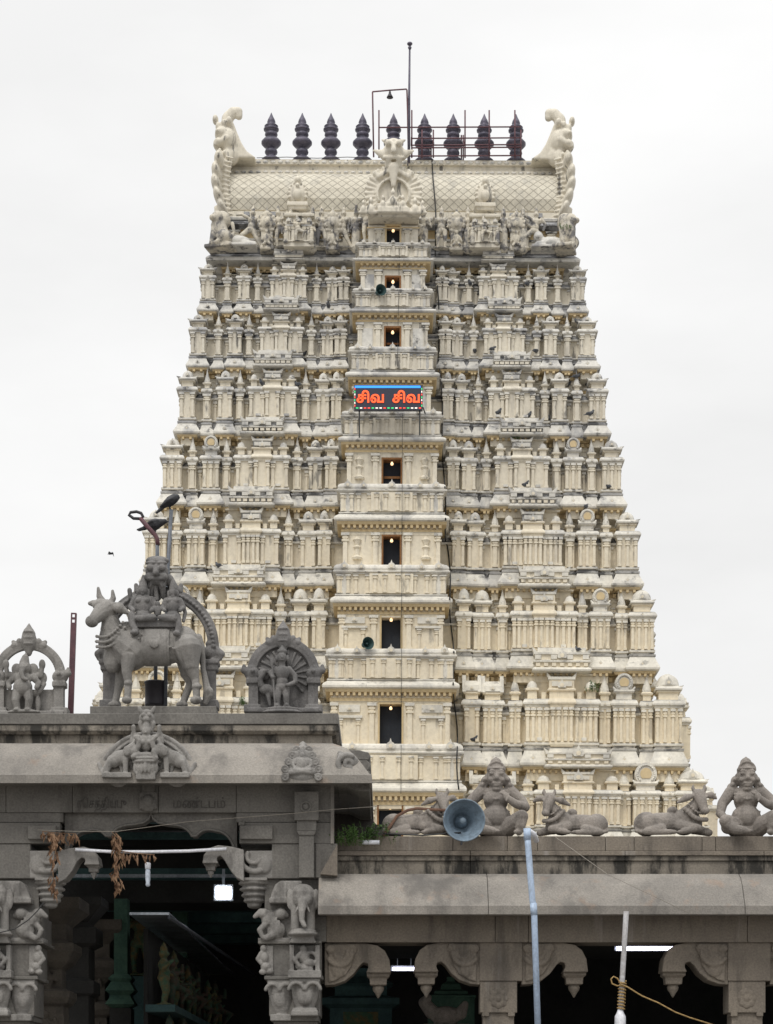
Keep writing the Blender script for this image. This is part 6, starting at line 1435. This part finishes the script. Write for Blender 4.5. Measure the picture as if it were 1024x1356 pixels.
# ================================================================== THINGS FIXED TO THE TOWER
DGl = 99
def trans(p): return TM @ Vector(p)
ORD = ['lit bulb in the doorway lowest on the tower, partly behind the reclining bull', 'lit bulb in the doorway second from the bottom of the tower', 'lit bulb in the doorway beside the lower green horn', 'lit bulb in the doorway two storeys below the LED sign', 'lit bulb in the doorway just below the LED sign', None,
       'lit bulb in the doorway just above the LED sign', 'lit bulb in the doorway beside the upper green horn', 'lit bulb in the topmost doorway under the front gable']
for i, p in enumerate(bulb_pos):
    if ORD[i] is None: continue
    t = thing('light_bulb', ORD[i], 'light bulb', trans(p), 'lit bulbs in the tower doorways')
    m = MB([BULB]); m.lathe(0, 0, [(.01, -.25), (.05, -.24), (.075, -.195), (.07, -.15), (.04, -.10), (.035, -.08)], 14, BULB); m.build('glass', t)
    m = MB([DKPLAST]); m.lathe(0, 0, [(.035, -.085), (.04, -.07), (.04, -.02), (.03, .02)], 10, DKPLAST); m.build('holder', t)
# LED sign
Dl = BD[4] - .55
t = thing('led_sign', 'dark LED sign with glowing orange letters and coloured border lights on the tower', 'sign', (X(514.5, Dl), Dl, Z(526.5, Dl)))
s_ = Dl / F
m = MB([LEDPAN]); m.box(-45.5 * s_, 45.5 * s_, 0, .22, -16.5 * s_, 16.5 * s_, LEDPAN); pnl = m.build('panel', t)
for xx in (-24.0, 23.5): text_mesh('letters', '\u0b9a\u0bbf\u0bb5', .66, .02, LEDR, t, (xx * s_, -.03, -6.5 * s_), 36 * s_, .016)
def strip(name, mt, boxes):
    m = MB([mt])
    for x0, x1, z0, z1 in boxes: m.box(x0 * s_, x1 * s_, -.02, .01, z0 * s_, z1 * s_, mt)
    m.build(name, t)
strip('blue_light_bar', LEDB, [(-44.5, 42.5, 12.7, 15.6)])
for name, mt, off in (('green_lights', LEDG, 0), ('red_lights', LEDRD, 1), ('white_lights', LEDW, 2)):
    bx_ = []
    for k in range(17):
        x = -43 + k * 5.2
        if (k * 2 + k // 3) % 3 == off: bx_.append((x, x + 3.2, -14.6, -13.2))
    for k in range(7):
        z_ = -12 + k * 3.7
        if (k + 1) % 3 == off: bx_.append((-45, -43.8, z_, z_ + 2.4))
        if k % 3 == off: bx_.append((43.6, 44.8, z_, z_ + 2.4))
    strip(name, mt, bx_)
for x, y1 in ((-38.5, 578), (41.5, 575)):
    m = MB([CABLE]); m.box(x * s_ - .035, x * s_ + .035, .1, .17, Z(y1, Dl) - Z(526.5, Dl), -16.4 * s_, CABLE); m.build('leg', t)
m = MB([CABLE]); m.tube([(46 * s_, .1, -12 * s_), (49 * s_, .3, -19 * s_)], .03, 6, CABLE); m.build('stay', t)
# mast, lamp frame and railing on the roof
Dm = 107.2
zr = Z(208, Dm) - .3
def steel(name, segs, r, mt, label, cat, x0):
    m = MB([mt])
    for pts in segs: m.tube([(X(x, Dm) - X(x0, Dm), d, Z(y, Dm) - zr) for x, y, d in pts], r, 6, mt)
    o = m.build(name, None, (X(x0, Dm), Dm, zr)); return tag(o, label, cat)
t = thing('lightning_mast', 'tall thin dark mast with a round knob on the roof ridge', 'mast', (X(541.5, Dm), Dm, zr))
m = MB([COPPER]); m.tube([(0, 0, 0), (.02, 0, Z(130, Dm) - zr), (.05, 0, Z(58, Dm) - zr)], [.075, .06, .045], 8, COPPER); m.tube([(-.05, .3, 0), (.0, .1, Z(140, Dm) - zr)], .03, 6, COPPER); m.build('shaft', t)
m = MB([COPPER]); m.ell((.05, 0, Z(58, Dm) - zr), (.14, .14, .09)); m.lathe(.05, 0, [(.05, -.3), (.1, -.2), (.06, -.12)], 8, COPPER, True, Z(58, Dm) - zr); m.build('knob', t)
t = thing('lamp_frame', 'thin dark pipe gateway frame on the roof ridge with a small lamp', 'frame', (X(516, Dm), Dm, zr))
m = MB([RUST]); m.tube([(X(x, Dm) - X(516, Dm), 0, Z(y, Dm) - zr) for x, y in ((495, 208), (494, 150), (493.5, 122), (493.5, 121.5), (516, 119.5), (538.5, 118), (539, 119), (540, 150), (541, 205))], .04, 6, RUST); m.build('pipe_frame', t)
m = MB([DKPLAST]); m.lathe(X(516.5, Dm) - X(516, Dm), 0, [(.17, -.36), (.15, -.3), (.07, -.16), (.05, -.05), (.02, .0)], 10, DKPLAST, True, Z(120, Dm) - zr); m.build('lamp_shade', t)
segs = []
for x in (502, 545.5, 559, 574, 616, 648, 682, 690): segs.append([(x, 209, 0), (x, (146 if x in (502, 545.5, 648, 616, 682) else 172), 0)])
for x in (555, 571.5, 614.5, 612): segs.append([(x, 209, .9), (x, 168, .9)])
for y, x0, x1 in ((168, 502, 690), (182.5, 545, 690), (191.5, 545, 690), (195, 545, 690), (206, 502, 690)): segs.append([(x0, y + .8, 0), (x1, y, 0)])
for x in (502, 545, 574, 616, 648, 690): segs.append([(x, 182, 0), (x, 182, .9)])
steel('pipe_railing', segs, .038, RUST, 'rust-red pipe railing standing around the finials on the right half of the roof', 'railing', 600)
m = MB([CABLE]); m.tube([(X(x, Dm - .5) - X(352, Dm - .5), 0, Z(y, Dm - .5) - zr) for x, y in ((340, 209), (380, 208), (420, 209.5), (460, 208), (490, 209))], .018, 5, CABLE); o = m.build('cable', None, (X(352, Dm - .5), Dm - .5, zr)); tag(o, 'thin dark cable strung along the left half of the roof ridge', 'cable')
# cables and wires down the tower front: laid on the surface they cross
dg = bpy.context.evaluated_depsgraph_get(); dg.update()
CAM = Vector((0, 0, EYE))
def hit(px, py):
    d = Vector((X(px, 1000), 1000, Z(py, 1000) - EYE)).normalized()
    ok, loc, nor, idx, ob, mat_ = scn.ray_cast(dg, CAM, d)
    return (loc, nor, ob) if ok else (None, None, None)
def drop(path, r, label, cap_=.35, name='cable'):
    pts = []; 
    for x, y in path:
        loc, nor, ob = hit(x, y)
        if loc is None: continue
        n = Vector(nor); 
        if n.y > 0: n = -n
        pts.append(loc + Vector((0, -.12, 0)))
    base = pts[0].copy(); m = MB([CABLE]); m.tube([p - base for p in pts], r, 5, CABLE); o = m.build(name, None, base); tag(o, label, 'cable')
drop([(573 + (y - 205) * .035 + 1.2 * math.sin(y * .05), y) for y in range(212, 720, 14)] + [(593 + (y - 720) * .045 + 1.5 * math.sin(y * .06), y) for y in range(724, 1060, 14)], .035, 'black cable running down the tower right of the middle bay')
drop([(528 + 2.2 * math.sin(y * .008), y) for y in range(330, 500, 10)], .011, 'thin black wire down the upper middle bay right of the doorways')
drop([(533 - (y - 560) * .004, y) for y in range(548, 1060, 8)], .011, 'thin black wire down the lower middle bay right of the doorways')
# pigeons on the ledges, found by looking down on the ledge below each spot
pm = MB(); pm.chain([(-.2, 0, .1), (-.05, 0, .13), (.08, 0, .19)], [.03, .09, .085]); pm.chain([(.08, 0, .19), (.14, 0, .29)], [.07, .05]); pm.cap((.15, 0, .3), (.21, 0, .285), .022, .008); pm.cap((-.2, 0, .1), (-.34, 0, .07), .035, .018); pm.cap((.02, .03, .08), (.03, .03, 0), .014, .012); pm.cap((.02, -.03, .08), (.03, -.03, 0), .014, .012); pm.ell((-.05, 0, .16), (.18, .1, .06))
pig = sculpt(pm, 'pigeon', PIGM, .018, None, (0, 0, 0), 1)
PG = [(595, 390, 'right of the bay, level with the upper green horn'), (623, 391, 'beside another pigeon on the highest right oblong shrine'), (634, 390, 'right of its neighbour on the highest right oblong shrine'), (699, 391, 'on the top row between slender and domed shrines at right'),
      (765, 428, 'near the right edge above the second ledge'), (629, 466, 'at the bay side of the oblong shrine two rows above the LED sign'), (654, 462, 'on the middle of the oblong shrine, two rows above the LED sign'), (710, 466, 'beside the domed shrine, two rows above the LED sign at right'),
      (764, 500, 'high by the right edge, level above the LED sign'), (752, 511, 'level with the LED sign by the right slender shrine'), (779, 512, 'level with the LED sign at the right edge'), (660, 546, 'on the right oblong shrine just below the LED sign level'),
      (700, 549, 'right of the oblong shrine, just below LED sign level'), (727, 551, 'beside the gabled shrine, just below LED sign level'), (782, 548, 'at the right edge, just below LED sign level'), (696, 640, 'on the roof of the oblong shrine, right of the middle storey'),
      (805, 642, 'by the right corner shrine in the middle storeys'), (776, 668, 'on the finial of a gabled shrine at right'), (628, 971, 'low on the tower, right of the second-lowest doorway'), (435, 395, 'left of the bay, level with the upper green horn'),
      (402, 467, 'left of the bay, two rows above the LED sign'), (347, 516, 'on the left oblong shrine, level with the LED sign'), (394, 516, 'on the left slender shrine, level with the LED sign'), (289, 753, 'on the ledge right of the stone arch top, left flank'), (765, 857, 'on the right flank beside a slender shrine, lower storeys')]
first = True
for px, py, where in PG:
    loc, nor, ob = hit(px, py + 2)
    if loc is None: continue
    best = None
    for dy in (.02, .12, .25, .4):
        o_ = Vector(loc) + Vector((0, -dy, .5))
        ok, l2, n2, *_ = scn.ray_cast(dg, o_, Vector((0, 0, -1)), distance=1.6)
        if ok and n2.z > .45: best = l2; break
    if best is None: best = Vector(loc)
    o = pig if first else inst(pig, None); first = False
    o.location = best; o.rotation_euler = (0, 0, random.uniform(0, 6.28)); o.scale = (1.0,) * 3
    tag(o, 'grey pigeon ' + where, 'pigeon', 'pigeons on the tower ledges')
for i, (px, py, h, lab) in enumerate(((785, 912, 17, 'small dark shrub rooted in the lower right flank of the tower'), (682, 578, 10, 'tiny shrub on the tower above a right oblong shrine'), (322, 930, 12, 'small shrub on the tower ledge beside the spear bearer arch'), (748, 300, 9, 'dry tuft on the right lion at the tower top'))):
    loc, nor, ob = hit(px, py + 2)
    if loc is not None:
        o = weeds(px, py, 100, 12, 9, h, lab, 20 + i, 'ledge_shrub'); o.location = Vector(loc) + Vector((0, -.1, -.1))
